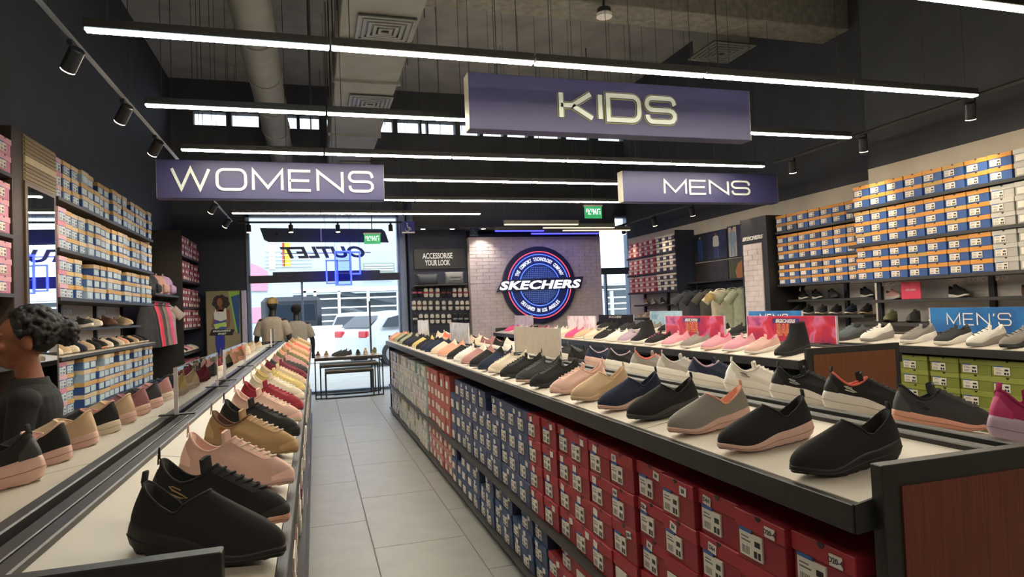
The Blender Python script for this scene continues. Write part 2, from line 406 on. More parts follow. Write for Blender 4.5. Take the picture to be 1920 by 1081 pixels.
# parking structure with white railings
ps = empty('parking_structure', (0, 30, 0), 'grey open parking structure with white rails behind the cars', 'building')
def R(u, v, y): return ony(u, v, y)
a = R(548, 552, 30); b = R(1200, 552, 30)
gm = mat('grey concrete', '#6c767d', .8, var=.15, scale=.7)  # plain grey of the back wall, tone varied at random
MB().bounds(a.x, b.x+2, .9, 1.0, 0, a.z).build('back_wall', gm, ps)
MB().bounds(a.x, b.x+2, -.1, 1.0, R(600, 548, 30).z, R(600, 540, 30).z).build('roof_slab', MATS['outdoor white'], ps)
for u in (573, 592, 637, 692, 748, 1135, 1150):
    p = R(u, 600, 29.9); MB().bounds(p.x-.06, p.x+.06, -.1, .08, 0, R(u, 545, 29.9).z).build('post', MATS['outdoor white'], ps)
for v in (560, 577, 590, 602):
    p = R(610, v, 29.9); MB().bounds(a.x, b.x+2, -.02, .06, p.z-.03, p.z+.03).build('rail', MATS['outdoor white'], ps)
for u0, v0, u1, v1 in ((640, 548, 692, 560), (640, 575, 690, 590), (700, 556, 748, 566)):
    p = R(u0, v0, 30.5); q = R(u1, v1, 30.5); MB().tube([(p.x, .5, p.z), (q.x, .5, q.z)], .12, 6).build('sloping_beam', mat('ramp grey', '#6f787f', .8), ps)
p = R(566, 612, 22.0); q = R(645, 690, 22.0)
tag(MB().bounds(p.x, q.x, 21.9, 22.1, 0, p.z, .01).build('low_wall', mat('white render', '#dcd8cc', .7)), 'low white rendered wall outside the shop window', 'wall')
# cars
def car(x, y, rz, label, c='#e4e8ea'):
    t = empty('car', (x, y, 0), label, 'car', 'parked cars outside'); t.rotation_euler.z = rz
    prof = [(-2.1, .35), (-2.12, .75), (-1.95, 1.0), (-1.35, 1.08), (-.75, 1.5), (.7, 1.56), (1.45, 1.45), (1.95, 1.05), (2.1, .85), (2.1, .35), (1.7, .22), (-1.7, .22)]
    body = MB(); rg = []
    for yy, s in ((-.86, .94), (-.8, 1.0), (0, 1.02), (.8, 1.0), (.86, .94)):
        rg.append([(px*(.985 if abs(yy) > .82 else 1), yy*(1 if pz < 1.05 else .84), .25+(pz-.25)*s) for px, pz in prof])
    body.rings(rg, True, True); body.build('body', mat('car paint '+c, c, .25, coat=.5), t, smooth=35)
    gl = mat('car glass', '#27313a', .1)
    for s in (-1, 1):
        MB().prism([(-.9, 1.1), (-.62, 1.42), (.68, 1.47), (1.3, 1.36), (1.55, 1.1)], lambda a, b, d: (a, s*(.72+(1.5-b)*.2+d), b), .02).build('side_window', gl, t)
        for wx in (-1.3, 1.3):
            wh = MB().disc((wx, s*.78-.09, .32), .32, 'y', 22, .18).build('wheel', blackpl, t)
            MB().disc((wx, s*.875-.006, .32), .2, 'y', 16, .012).build('hubcap', steelm, wh)
        MB().box((2.06, s*.62, .92), (.12, .4, .2), .03).build('tail_light', mat('tail light red', '#c83038', .2), t)
        MB().box((-2.06, s*.62, .72), (.14, .36, .16), .03).build('headlight', mat('headlight glass', '#dfe6ea', .1), t)
    rw = MB(); rw.quad((1.5, -.62, 1.43), (1.5, .62, 1.43), (1.93, .7, 1.1), (1.93, -.7, 1.1)); rw.build('rear_window', gl, t, loc=(.025, 0, .012))
    return t
c1 = R(678, 640, 24.5); car(c1.x, 24.5, radians(-100), 'white hatchback with red tail lights parked beside the low white wall')
c2 = R(745, 640, 20.5); car(c2.x+.35, 20.5, radians(-150), 'silver white car with dark side windows parked nearest the shop glass', '#cfd8dc')
c3 = R(552, 640, 26); t = empty('van', (c3.x, 26, 0), 'dark van parked outside behind the two mannequins', 'van')
MB().box((0, 0, 1.25), (2.0, 4.2, 1.9), .15).build('body', mat('dark van paint', '#2c3036', .3), t, smooth=30)
MB().box((0, -2.08, 1.65), (1.6, .06, .6), .02).build('windscreen', mat('car glass', '#27313a', .1), t)
for sx in (-1, 1):
    for sy in (-1.3, 1.3): MB().disc((sx*.92-.1, sy, .34), .34, 'x', 20, .2).build('wheel', blackpl, t)
    MB().box((sx*.75, -2.1, .95), (.35, .06, .2), .02).build('headlight', mat('headlight glass', '#dfe6ea', .1), t)
# sign letters on the outer side of the glass, seen from behind
sg = empty('outlet_lettering', (0, YB+.075, 0), 'dark reversed OUTLET letters on the shop front outside the glass', 'sign')
pa = ony(532, 486, YB+.075); pb = ony(690, 462, YB+.075)
hL = (pb.z-pa.z)*1.0
me = text_mesh('OUTLET', 1.0, .04, bold=.032, shear=.3, xs=1.15)
xsz = [v.co.x for v in me.vertices]; zsz = [v.co.y for v in me.vertices]
me = me.copy(); sX = (pb.x-pa.x)/(max(xsz)-min(xsz)); sZ = hL/(max(zsz)-min(zsz))
me.transform(Matrix.Diagonal((sX, sZ, 1, 1)))
put_text(me, mat('sign dark grey', '#3d444d', .5), sg, ((pa.x+pb.x)/2, 0, (pa.z+pb.z)/2), '-y', mirror=True)
MB().bounds(pa.x-.05, pb.x+.05, .03, .05, (pa.z+pb.z)/2-.01, (pa.z+pb.z)/2+.01).build('mounting_rail', MATS['outdoor white'], sg)
pl = [(487, 427), (716, 429), (722, 434), (729, 454), (503, 453), (495, 449)]
pq = [(ony(u, v, YB+.075).x, ony(u, v, YB+.075).z) for u, v in pl]
cs = empty('canopy_sign', (0, YB+.075, 0), 'dark slanted sign panel above the reversed OUTLET letters', 'sign')
MB().prism(pq, lambda a, b, d: (a, d, b), .06).build('panel', mat('sign slate', '#4a515b', .6), cs)
p1 = ony(602, 440, YB+.075); MB().bounds(p1.x-.012, p1.x+.012, -.02, 0, ony(602, 452, YB+.075).z, ony(602, 428, YB+.075).z).build('joint_strip', MATS['outdoor white'], cs)
for u in (520, 690):
    p2 = ony(u, 440, YB+.075); MB().bounds(p2.x-.03, p2.x+.03, -.14, 0, p2.z-.03, p2.z+.03).build('bracket', dark2, cs)
    pp = ony(u, 475, YB+.075)
# ------------------------------------------------------------------ ceiling services
def duct(name, label, x0, x1, y0, y1, z0, z1, M, seam=1.2):
    t = empty(name, ((x0+x1)/2, (y0+y1)/2, z0), label, 'duct')
    MB().bounds(-(x1-x0)/2, (x1-x0)/2, -(y1-y0)/2, (y1-y0)/2, 0, z1-z0, .01).build('casing', M, t)
    n = int((y1-y0)/seam)
    for k in range(1, n):
        y = -(y1-y0)/2+k*seam
        mb = MB(); e = .03
        mb.bounds(-(x1-x0)/2-e, (x1-x0)/2+e, y-.02, y+.02, -e, 0); mb.bounds(-(x1-x0)/2-e, -(x1-x0)/2, y-.02, y+.02, 0, z1-z0); mb.bounds((x1-x0)/2, (x1-x0)/2+e, y-.02, y+.02, 0, z1-z0)
        mb.build('flange', M, t)
    for k in range(n):
        y = -(y1-y0)/2+(k+.5)*seam
        for s in (-1, 1): MB().tube([(s*((x1-x0)/2+.03), y, 0), (s*((x1-x0)/2+.03), y, ZC-z0)], .006, 5).build('hanger_rod', dark2, t)
    return t
dm = mat('grey duct paint', '#7a7a74', .7, var=.1, scale=3)
zd = 4.25
dx0 = onz(640, 5, zd).x; dx1 = onz(800, 5, zd).x
duct('air_duct', 'long grey square air duct hung over the aisle', dx0, dx1, 4.2, 12.6, zd, zd+.55, dm)
def diffuser(u, v, z, s, label):
    p = onz(u, v, z); t = empty('air_diffuser', (p.x, p.y, z), label, 'air vent', 'ceiling air diffusers')
    for k in range(5):
        r = s*(1-k*.19); fr = MB(); wdt = .03
        for sx in (-1, 1):
            fr.box((sx*(r-wdt/2), 0, -.02-.004*k), (wdt, 2*r, .012)); fr.box((0, sx*(r-wdt/2), -.02-.004*k), (2*r-2*wdt, wdt, .012))
        fr.build('louver', mat('diffuser grey', '#6d6e69', .6), t)
    MB().box((0, 0, -.008), (2*s, 2*s, .014)).build('back_plate', dark2, t)
diffuser(722, 52, zd-.005, .27, 'square air diffuser under the grey duct, nearest the long first light row')
diffuser(694, 190, zd-.005, .27, 'square air diffuser under the grey duct, middle one of three')
diffuser(664, 308, zd-.005, .27, 'square air diffuser under the grey duct, nearest the shop window')
diffuser(1352, 96, 4.66, .3, 'square air diffuser hanging alone under the black ceiling near the KIDS sign')
p = onz(1352, 96, 4.66); tag(MB().bounds(p.x-.25, p.x+.25, p.y-.25, p.y+.25, 4.662, ZC, .01).build('duct_drop', dm), 'short vertical duct drop above the lone air diffuser', 'duct')
# round duct on the left
t = empty('round_duct', (-.9, 0, 4.3), 'thick round grey duct running along the ceiling over the left wall', 'duct')
pa = onz(330, 60, 4.35); pa.x = -.5
MB().tube([(pa.x+.9, 3.0, .2), (pa.x+.9, 12.9, .2)], .2, 18).build('pipe', dm, t, smooth=40)
for k in range(8): MB().tube([(pa.x+.9, 3.6+k*1.2, .2), (pa.x+.9, 3.66+k*1.2, .2)], .215, 18).build('collar', dm, t, smooth=40)
for k in range(4): MB().tube([(pa.x+.9, 4+k*2.4, .4), (pa.x+.9, 4+k*2.4, ZC-4.3)], .006, 5).build('hanger_rod', dark2, t)
# concrete beams across the ceiling
beamm = mat('sprayed concrete beam', '#7d7b72', .95, var=.25, scale=14, bump=.8, bscale=60)
for k, (u, v, zb, wdt) in enumerate(((1280, 58, 4.75, .45),)):
    y = onz(u, v, zb).y
    tag(MB().bounds(XL, XR, y-wdt, y, zb, ZC, .01).build('ceiling_beam', beamm), ['rough sprayed concrete beam crossing the ceiling above the first light row', 'rough concrete beam crossing the ceiling behind the KIDS sign'][k], 'beam', 'ceiling beams')
y = onz(900, 268, 5.0).y
# smoke detector hanging under the beam
p = onz(1133, 32, 4.6)
t = empty('smoke_detector', (p.x, p.y, 4.6), 'white round smoke detector on a dark base under the concrete beam', 'smoke detector')
MB().disc((0, 0, .03), .075, 'z', 20, .06).build('base', dark2, t); MB().disc((0, 0, 0), .085, 'z', 24, .035).build('cover', whitepl, t)
MB().tube([(0, 0, .09), (0, 0, ZC-4.6)], .012, 6).build('conduit', dark2, t)
# ------------------------------------------------------------------ lights
warm = emat('warm led', (1.0, .89, .70), LED_STRENGTH); cool = emat('cool led', (.72, .95, 1.0), LED_STRENGTH)
LX0, LS = -1.085, 1.215
rows = [(-1.2, 5, ''), (2.53, 5, 'behind the first row'), (3.77, 5, ''), (5.02, 5, ''), (6.29, 5, ''), (7.43, 5, ''), (8.78, 5, ''), (10.0, 3, '')]  # first row is unseen, added behind the camera to light the counter ends
rown = ['added unseen near the front wall', 'farthest from the window', 'before the KIDS sign', 'behind the KIDS sign', 'before the WOMENS sign', 'behind the WOMENS sign', 'second from the window', 'nearest the window']
hm = MB().box((0, 0, .035), (LS-.012, .055, .05), .004).mesh('housing'); hm.materials.append(dark2)
dmh = MB().box((0, 0, .005), (LS-.016, .05, .012), .003).mesh('diffuser'); dmh.materials.append(warm)
cab = MB().tube([(0, 0, .06), (0, 0, ZC-3.0)], .0025, 4).mesh('cable'); cab.materials.append(dark2)
for r, (y, n, _) in enumerate(rows):
    for k in range(n):
        lab = f'{"cool" if (r == 2 and k == 0) else "warm"} white linear light, {ORD[k+1]} from left wall, row {rown[r]}'
        t = empty('linear_light', (LX0+(k+.5)*LS, y, 3.0), lab, 'light', 'linear ceiling lights')
        obj('housing', hm, t); d = obj('diffuser', dmh, t)
        if r == 2 and k == 0: setmat(d, 0, cool)
        for s in (-1, 1): obj('cable', cab, t, (s*.5, 0, 0))
# track rails with spot heads
barrel = MB(); rg = []
for i, (z, r) in enumerate(((0, .036), (.004, .04), (.13, .04), (.135, .034))): rg.append([(r*cos(2*pi*j/18), r*sin(2*pi*j/18), z) for j in range(18)])
barrel.rings(rg, True, True); barrelm = barrel.mesh('barrel', 40); barrelm.materials.append(blackpl)
ringm = MB().disc((0, 0, -.003), .037, 'z', 18, .003).mesh('lens'); ringm.materials.append(emat('spot lens', '#ffe9c4', 5))
def track(name, a, b, label):
    t = empty(name, a, label, 'track'); a = Vector(a); b = Vector(b); d = b-a
    MB().tube([(0, 0, 0), tuple(d)], .018, 4).build('rail', dark2, t)
    n = max(2, int(d.length/1.5))
    for k in range(n+1):
        p = d*(k/n); MB().tube([tuple(p), (p.x, p.y, ZC-a.z)], .003, 4).build('cable', dark2, t)
    return t
def spot(p, target, label, energy=SPOT_W, group='track spotlights', cone=75):
    p = Vector(p); t = empty('track_spotlight', p, label, 'spotlight', group)
    d = (Vector(target)-p).normalized(); q = (-d).to_track_quat('Z', 'Y')
    MB().box((0, 0, -.02), (.03, .09, .03), .004).build('adapter', blackpl, t)
    MB().tube([(0, 0, -.03), (0, 0, -.09)], .008, 6).build('arm', blackpl, t)
    b = obj('barrel', barrelm, t, Vector((0, 0, -.1))+d*.07); b.rotation_euler = q.to_euler()
    obj('lens', ringm, b)
    if energy:
        l = bpy.data.lights.new('spot_lamp', 'SPOT'); l.energy = energy; l.spot_size = radians(cone); l.spot_blend = .7; l.color = (1, .84, .62); l.shadow_soft_size = .04
        lo = bpy.data.objects.new('spot_lamp', l); col.objects.link(lo); lo.parent = b; lo.location = (0, 0, -.012)
    return t
track('lighting_track', (-1.22, 2.2, 3.06), (-1.22, 11.2, 3.06), 'black lighting track hung along the left wall')
track('lighting_track', (5.22, 2.4, 3.08), (5.22, 6.4, 3.08), 'black lighting track hung along the near part of the right wall')
track('lighting_track', (5.75, 7.4, 3.02), (5.75, 12.2, 3.02), 'black lighting track by the far right wall')
yt = 12.3; pt0 = ony(447, 418, yt); pt1 = ony(757, 415, yt); zt = (pt0.z+pt1.z)/2
track('lighting_track', (pt0.x, yt, zt), (pt1.x, yt, zt), 'black lighting track across the shop window')
for k, y in enumerate((3.0, 4.05, 5.05, 6.0, 7.6, 9.2, 10.6)):
    spot((-1.22, y, 3.05), (-2.15, y+.9, 1.75), f'black cylinder spotlight, {ORD[k+1]} along the left wall track', SPOT_W)
for k, y in enumerate((2.9, 4.0, 5.1, 6.1)):
    spot((5.22, y, 3.07), (5.75, y+.5, 1.2), f'black cylinder spotlight, {ORD[k+1]} along the near right track', SPOT_W)
for k, y in enumerate((7.8, 9.0, 10.2, 11.4)):
    spot((5.75, y, 3.01), (6.3, y+.4, 1.3), f'black cylinder spotlight, {ORD[k+1]} along the far right track', 8)
for k, u in enumerate((466, 545, 633, 732)):
    p = ony(u, 417, yt); spot((p.x, yt, zt-.01), (p.x+.1, yt-.3, 0), f'black spotlight on the window track, {ORD[k+1]} from the navy corner wall', 10)
for k, u in enumerate((905, 985, 1060, 1120)):
    p = ony(u, 417, 11.3)
# ------------------------------------------------------------------ hanging department signs
purple = mat('indigo sign board', '#3b3b66', .45, var=.06, scale=2)
cream = mat('cream sign edge', '#bdb8a6', .5); lett = mat('pale sign lettering', '#d9e2dc', .5, var=.02)
limem = mat('lime letter outline', '#9da25c', .5)
def hsign(word, x0, x1, y, z0, z1, tx0, tx1, th, wd, label, outline=False, cabx=(-.8, .8)):
    t = empty('hanging_sign', ((x0+x1)/2, y, z0), label, 'sign', 'hanging department signs')
    hx = (x1-x0)/2
    MB().bounds(-hx, hx, 0, .13, 0, z1-z0, .004).build('board', purple, t)
    for s in (-1, 1): MB().bounds(s*hx, s*(hx+.002), .002, .128, .002, z1-z0-.002).build('side_edge', cream, t)
    for s in cabx: MB().tube([(s*hx, .065, z1-z0), (s*hx, .065, ZC-z0)], .003, 4).build('cable', dark2, t)
    n = len(word); ws = sum(GL[c][0] for c in word); gp = .36
    sx = ((tx1-tx0)-gp*th*(n-1))/(ws*th)
    lst, tot = wide_word(word, th, wd, .012, gp, sx)
    if outline: lst2, _ = wide_word(word, th, wd+.022, .006, gp, sx); lst3, _ = wide_word(word, th, wd+.012, .009, gp, sx)
    cx = (tx0+tx1)/2-(x0+x1)/2; cz = (z1-z0)/2
    for i, (c, mb) in enumerate(lst):
        me = mb.mesh('letter'); me.transform(FR['-y'].to_4x4()); me.materials.append(lett)
        o = obj('letter', me, t, (cx, -.001, cz))
        if outline:
            for l_, mm, nm in ((lst2, limem, 'letter_outline'), (lst3, purple, 'letter_gap')):
                m2 = l_[i][1].mesh(nm); m2.transform(FR['-y'].to_4x4()); m2.materials.append(mm); obj(nm, m2, o)
    return t
k0 = ony(1045, 165, 4.5); k1 = ony(1270, 228, 4.5)
hsign('KIDS', 1.10, 3.462, 4.5, 2.79, 3.20, k0.x+.02, k1.x-.02, .185, .034, 'indigo hanging sign reading KIDS in outlined pale letters', True)
a = ony(322, 316, 6.7); b = ony(700, 358, 6.7)
hsign('WOMENS', -1.365, .715, 6.7, 2.648, 3.013, a.x, b.x, .19, .026, 'indigo hanging sign reading WOMENS in pale thin letters', cabx=(-.62, .1))
a = ony(1243, 336, 6.7); b = ony(1407, 364, 6.7)
hsign('MENS', 3.40, 5.50, 6.7, 2.655, 3.013, a.x+.01, b.x-.01, .155, .022, 'indigo hanging sign reading MENS in pale thin letters', cabx=(-.8, .2))
# ------------------------------------------------------------------ exit and toilet signs
green = emat('exit sign green', '#2f8a55', .55)
def exit_sign(u0, v0, u1, v1, y, label):
    a = ony(u0, v1, y); b = ony(u1, v0, y); t = empty('exit_sign', ((a.x+b.x)/2, y, a.z), label, 'exit sign', 'green exit signs')
    wx = b.x-a.x; h = b.z-a.z
    MB().bounds(-wx/2, wx/2, 0, .02, 0, h*.88, .003).build('panel', green, t)
    MB().bounds(-wx/2-.01, wx/2+.01, -.02, .05, h*.88, h, .004).build('housing', whitepl, t)
    MB().tube([(0, .02, h), (0, .02, ZC-a.z)], .01, 6).build('stem', dark2, t)
    me = text_mesh('האיצי'[::-1] if False else 'האיצי', 1, .02); xs_ = [v.co.x for v in me.vertices]; ys_ = [v.co.y for v in me.vertices]
    if xs_:
        me = me.copy(); me.transform(Matrix.Diagonal((wx*.8/(max(xs_)-min(xs_)), h*.42/(max(ys_)-min(ys_)), .2, 1)))
        put_text(me, emat('exit sign lettering', '#e9f5ea', .8), t, (0, -.003, h*.5), '-y', mirror=True)
    return t
exit_sign(683, 436, 713, 457, 12.2, 'green exit sign hung in front of the shop window')
exit_sign(1097, 384, 1128, 409, 10.4, 'green exit sign hung right of the long light fixtures')
def toilet_sign(u0, v0, u1, v1, y, label, bright=True):
    y = 12.186; a = ony(u0, v1, y); b = ony(u1, v0, y); t = empty('toilet_sign', ((a.x+b.x)/2, y, a.z), label, 'sign'); wx = b.x-a.x; h = b.z-a.z
    MB().bounds(-wx/2, wx/2, 0, .012, 0, h, .002).build('panel', mat('sign blue' if bright else 'sign dark blue', '#4a52b4' if bright else '#1f2f42', .4), t)
    wm = mat('sign white' if bright else 'sign pale', '#f2f2f5' if bright else '#5c7486', .5)
    MB().tube([(-.02*h/.2+.03*cos(a_)*h/.2*1.2, -.004, .07*h/.2+.03*h/.2*1.2*sin(a_)) for a_ in [radians(150+i*24) for i in range(11)]], .006*h/.2, 5).build('wheel_symbol', wm, t)
    MB().tube([(-.02*h/.2, -.004, .145*h/.2), (-.015*h/.2, -.004, .1*h/.2), (.03*h/.2, -.004, .095*h/.2), (.045*h/.2, -.004, .05*h/.2)], .007*h/.2, 5).build('figure_symbol', wm, t)
    MB().ball((-.02*h/.2, -.004, .165*h/.2), (.013*h/.2, .003, .013*h/.2), 8, 5).build('head_symbol', wm, t)
    MB().bounds(-wx/2, wx/2, -.003, 0, 0, h*.13).build('caption_strip', wm, t)
toilet_sign(754, 415, 777, 437, 12.05, 'blue and white wheelchair sign above the accessories wall')
toilet_sign(881, 427, 896, 442, 12.05, 'small dim blue wheelchair sign beside the feature wall', False)
# ------------------------------------------------------------------ feature wall with round logo
YW = 12.62
fa = ony(879, 441, YW); fb = ony(1125, 446, YW); FX0, FX1, FZ = fa.x, fb.x, (fa.z+fb.z)/2
fw = empty('feature_wall', ((FX0+FX1)/2, YW, 0), 'pale grey whitewashed brick feature wall behind the round logo', 'wall')
bm_ = mat('whitewashed brick', '#d2c6c6', .85, var=.10, scale=6, bump=.4, bscale=50)
MB().bounds(FX0-(FX0+FX1)/2, FX1-(FX0+FX1)/2, .012, .3, 0, FZ, .0).build('panel', mat('brick mortar', '#c0b4b0', .9), fw)
bk = MB(); ch = .072; W2 = (FX1-FX0)/2
for r in range(int(FZ/ch)):
    x = -W2 - (.13 if r % 2 else 0)
    while x < W2-.02:
        xa = max(x, -W2); xb = min(x+.255, W2)
        if xb-xa > .02: bk.bounds(xa+.004, xb-.004, random.uniform(0, .006), .014, r*ch+.004, min(FZ, (r+1)*ch)-.004)
        x += .26
tag(bk.build('brick', bm_, fw), kind='stuff')
tr = ony(879, 441, YW)
lg = ony(1009, 534, YW); LR = 71.5/F*(Vector((lg.x, lg.y, lg.z))-CAM).dot(Vector((AX.z, AY.z, AZ.z)))
t = empty('round_logo_sign', (lg.x, YW-.012, lg.z), 'large round blue illuminated logo sign reading SKECHERS on the feature wall', 'sign')
navy2 = mat('logo navy', '#20264a', .35); bluep = mat('logo blue', '#2b3f86', .4, var=.15, scale=6)
MB().disc((0, -.09, 0), LR, 'y', 64, .09).build('backing_disc', navy2, t, smooth=30)
MB().disc((0, -.096, 0), LR*.86, 'y', 64, .006).build('blue_disc', bluep, t, smooth=30)
MB().disc((0, -.100, 0), LR*.54, 'y', 48, .004).build('centre_disc', mat('logo centre', '#33508f', .4), t, smooth=30)
def ring(r, rad, M, nm, n=72): MB().tube([(r*cos(2*pi*i/n), -.098, r*sin(2*pi*i/n)) for i in range(n)], rad, 6, True).build(nm, M, t, smooth=60)
ring(LR*.865, .008, emat('neon red', '#ff4a55', 1.0), 'red_ring'); ring(LR*.79, .007, emat('neon blue', '#4868ff', 1.2), 'blue_ring'); ring(LR*.545, .008, emat('neon blue', '#4868ff', 1.2), 'inner_ring')
dots = MB(); g = LR*.05
for i in range(-10, 11):
    for j in range(-10, 11):
        if (i*i+j*j) < 98: dots.box((i*g, -.102, j*g), (g*.5, .004, g*.5))
tag(dots.build('dot_grid', emat('logo dots', '#5b7ad0', .25), t), kind='stuff')
whl = emat('lit white letter', '#e8edf5', .35)
def arc_text(s, r, a0, a1, size, inward):
    n = len(s)
    for i, c in enumerate(s):
        if c == ' ': continue
        a = radians(a0+(a1-a0)*i/(n-1)); me = text_mesh(c, size, .01, bold=.003, xs=.6)
        put_text(me, whl, t, (r*cos(a), -.104, r*sin(a)), '-y', 'letter', roll=(a-pi/2) if not inward else (a+pi/2))
arc_text('THE COMFORT TECHNOLOGY COMPANY', LR*.665, 157, 23, LR*.13, False)
arc_text('DESIGNED IN LOS ANGELES', LR*.665, 222, 318, LR*.13, True)
ba = LR*1.20; bh = LR*.15
MB().prism([(-ba, -bh), (ba*.93, -bh*.9), (ba, bh*1.15), (-ba*.86, bh)], lambda a, b, d: (a, -.125-d, b+a*.01), .03).build('name_bar', mat('logo dark bar', '#262a44', .4), t)
me = text_mesh('SKECHERS', 1.0, .05, bold=.035, shear=.25, space=1.06); xs_ = [v.co.x for v in me.vertices]; ys_ = [v.co.y for v in me.vertices]
SKX = max(xs_)-min(xs_); SKY = max(ys_)-min(ys_); SKC = ((max(xs_)+min(xs_))/2, (max(ys_)+min(ys_))/2)
def sk_mesh(wx, h, d=.01):
    m2 = me_sk.copy(); m2.transform(Matrix.Diagonal((wx/SKX, h/SKY, d/.05, 1)) @ Matrix.Translation((-SKC[0], -SKC[1], 0))); return m2
me_sk = me
put_text(sk_mesh(ba*1.86, bh*1.5, .02), emat('lit white name', '#eef1f6', .55), t, (0, -.166, .0), '-y', 'name_lettering')
# suspended fixtures in front of the feature wall
def fixture(u0, u1, v, y, label, kind):
    a = ony(u0, v, y); b = ony(u1, v, y); z = (a.z+b.z)/2; t = empty('pendant_light', ((a.x+b.x)/2, y, z), label, 'light', 'pendant lights by the feature wall'); hx = (b.x-a.x)/2
    MB().bounds(-hx, hx, -.04, .04, .0, .07, .004).build('housing', mat('grey fixture', '#77756d', .5, metal=.3), t)
    M = emat('neon blue tube', '#2323ff', 5) if kind == 'blue' else emat('pendant warm strip', '#fff0d6', 6 if kind == 'warm' else .4)
    MB().bounds(-hx+.01, hx-.01, -.035, .035, -.014, 0).build('diffuser', M, t)
    for s in (-1, 1): MB().tube([(s*hx*.92, 0, .07), (s*hx*.92, 0, ZC-z)], .003, 4).build('cable', dark2, t)
fixture(945, 1084, 420, 10.6, 'grey hanging linear fixture, topmost above the feature wall', 'off')
fixture(1018, 1152, 426, 11.0, 'grey hanging fixture with a thin warm strip, above the feature wall', 'warm')
fixture(1055, 1181, 431, 11.3, 'grey hanging fixture with warm strip, nearest the right wall', 'warm')
fixture(928, 1020, 432, 11.6, 'blue glowing hanging tube above the feature wall, beside the dim wheelchair sign', 'blue')
fixture(996, 1122, 437, 11.9, 'blue glowing hanging tube lying along the feature wall top', 'blue')
# blue neon frames in the shop window
bn = emat('window neon', '#2430ff', 3.5)
for k, (u0, v0, u1, v1, lab) in enumerate(((630, 471, 657, 534, 'tall blue neon frame hung in the shop window, middle one'), (613, 488, 632, 531, 'low blue neon frame in the shop window, beside the mannequin side'), (657, 472, 674, 513, 'short blue neon frame in the shop window, nearest the exit sign'))):
    y = 12.75+.08*k; a = ony(u0, v1, y); b = ony(u1, v0, y); t = empty('neon_frame', ((a.x+b.x)/2, y, a.z), lab, 'neon light', 'blue neon window frames'); hx = (b.x-a.x)/2; h = b.z-a.z
    for x in (-hx, hx): MB().bounds(x-.014, x+.014, -.014, .014, -.014, h+.014).build('tube', bn, t)
    for z in (0, h): MB().bounds(-hx, hx, -.014, .014, z-.014, z+.014).build('tube', bn, t)
    if k == 0:
        MB().bounds(-hx+.014, hx-.014, .0, .004, .014, h-.014).build('panel', glassmat('blue tinted film', (.72, .80, 1.0)), t)
        for z in (h*.35, h*.72): MB().bounds(-hx, hx, -.012, .012, z-.008, z+.008).build('crossbar', mat('neon grey', '#5a66b8', .4), t)
    for x in (-hx, hx): MB().tube([(x, 0, h+.014), (x, 0, ZC-a.z)], .002, 4).build('wire', dark2, t)
# ------------------------------------------------------------------ shoes
def lerp_tab(tab, t):
    for (a, va), (b, vb) in zip(tab, tab[1:]):
        if t <= b:
            k = (t-a)/(b-a); k = k*k*(3-2*k); return va+(vb-va)*k
    return tab[-1][1]
SHOE = {
 # name: L, sole heel, sole toe, T: heel x, front x (fraction), half width, z heel, side, front ; lace?, sole flare, wave
 'slip':   dict(L=.262, sh=.040, st=.019, th=.045, tf=.47, tw=.027, zh=.114, zs=.078, zf=.112, lace=0, flare=1.05, wave=.005, tab=1),
 'runner': dict(L=.275, sh=.032, st=.019, th=.05, tf=.44, tw=.028, zh=.110, zs=.076, zf=.112, lace=1, flare=1.05, wave=.003, tab=2),
 'max':    dict(L=.285, sh=.056, st=.028, th=.06, tf=.45, tw=.028, zh=.125, zs=.090, zf=.122, lace=1, flare=1.13, wave=.002, tab=1),
 'court':  dict(L=.270, sh=.034, st=.030, th=.04, tf=.46, tw=.029, zh=.095, zs=.066, zf=.098, lace=1, flare=1.03, wave=0, tab=0),
 'canvas': dict(L=.262, sh=.036, st=.028, th=.035, tf=.47, tw=.030, zh=.112, zs=.085, zf=.105, lace=0, flare=1.05, wave=0, tab=0),
 'boot':   dict(L=.270, sh=.040, st=.028, th=.05, tf=.44, tw=.036, zh=.21, zs=.205, zf=.215, lace=0, flare=1.05, wave=.004, tab=1),
}
WT = [(0, .029), (.12, .0335), (.38, .0335), (.68, .0455), (.88, .041), (1, .034)]
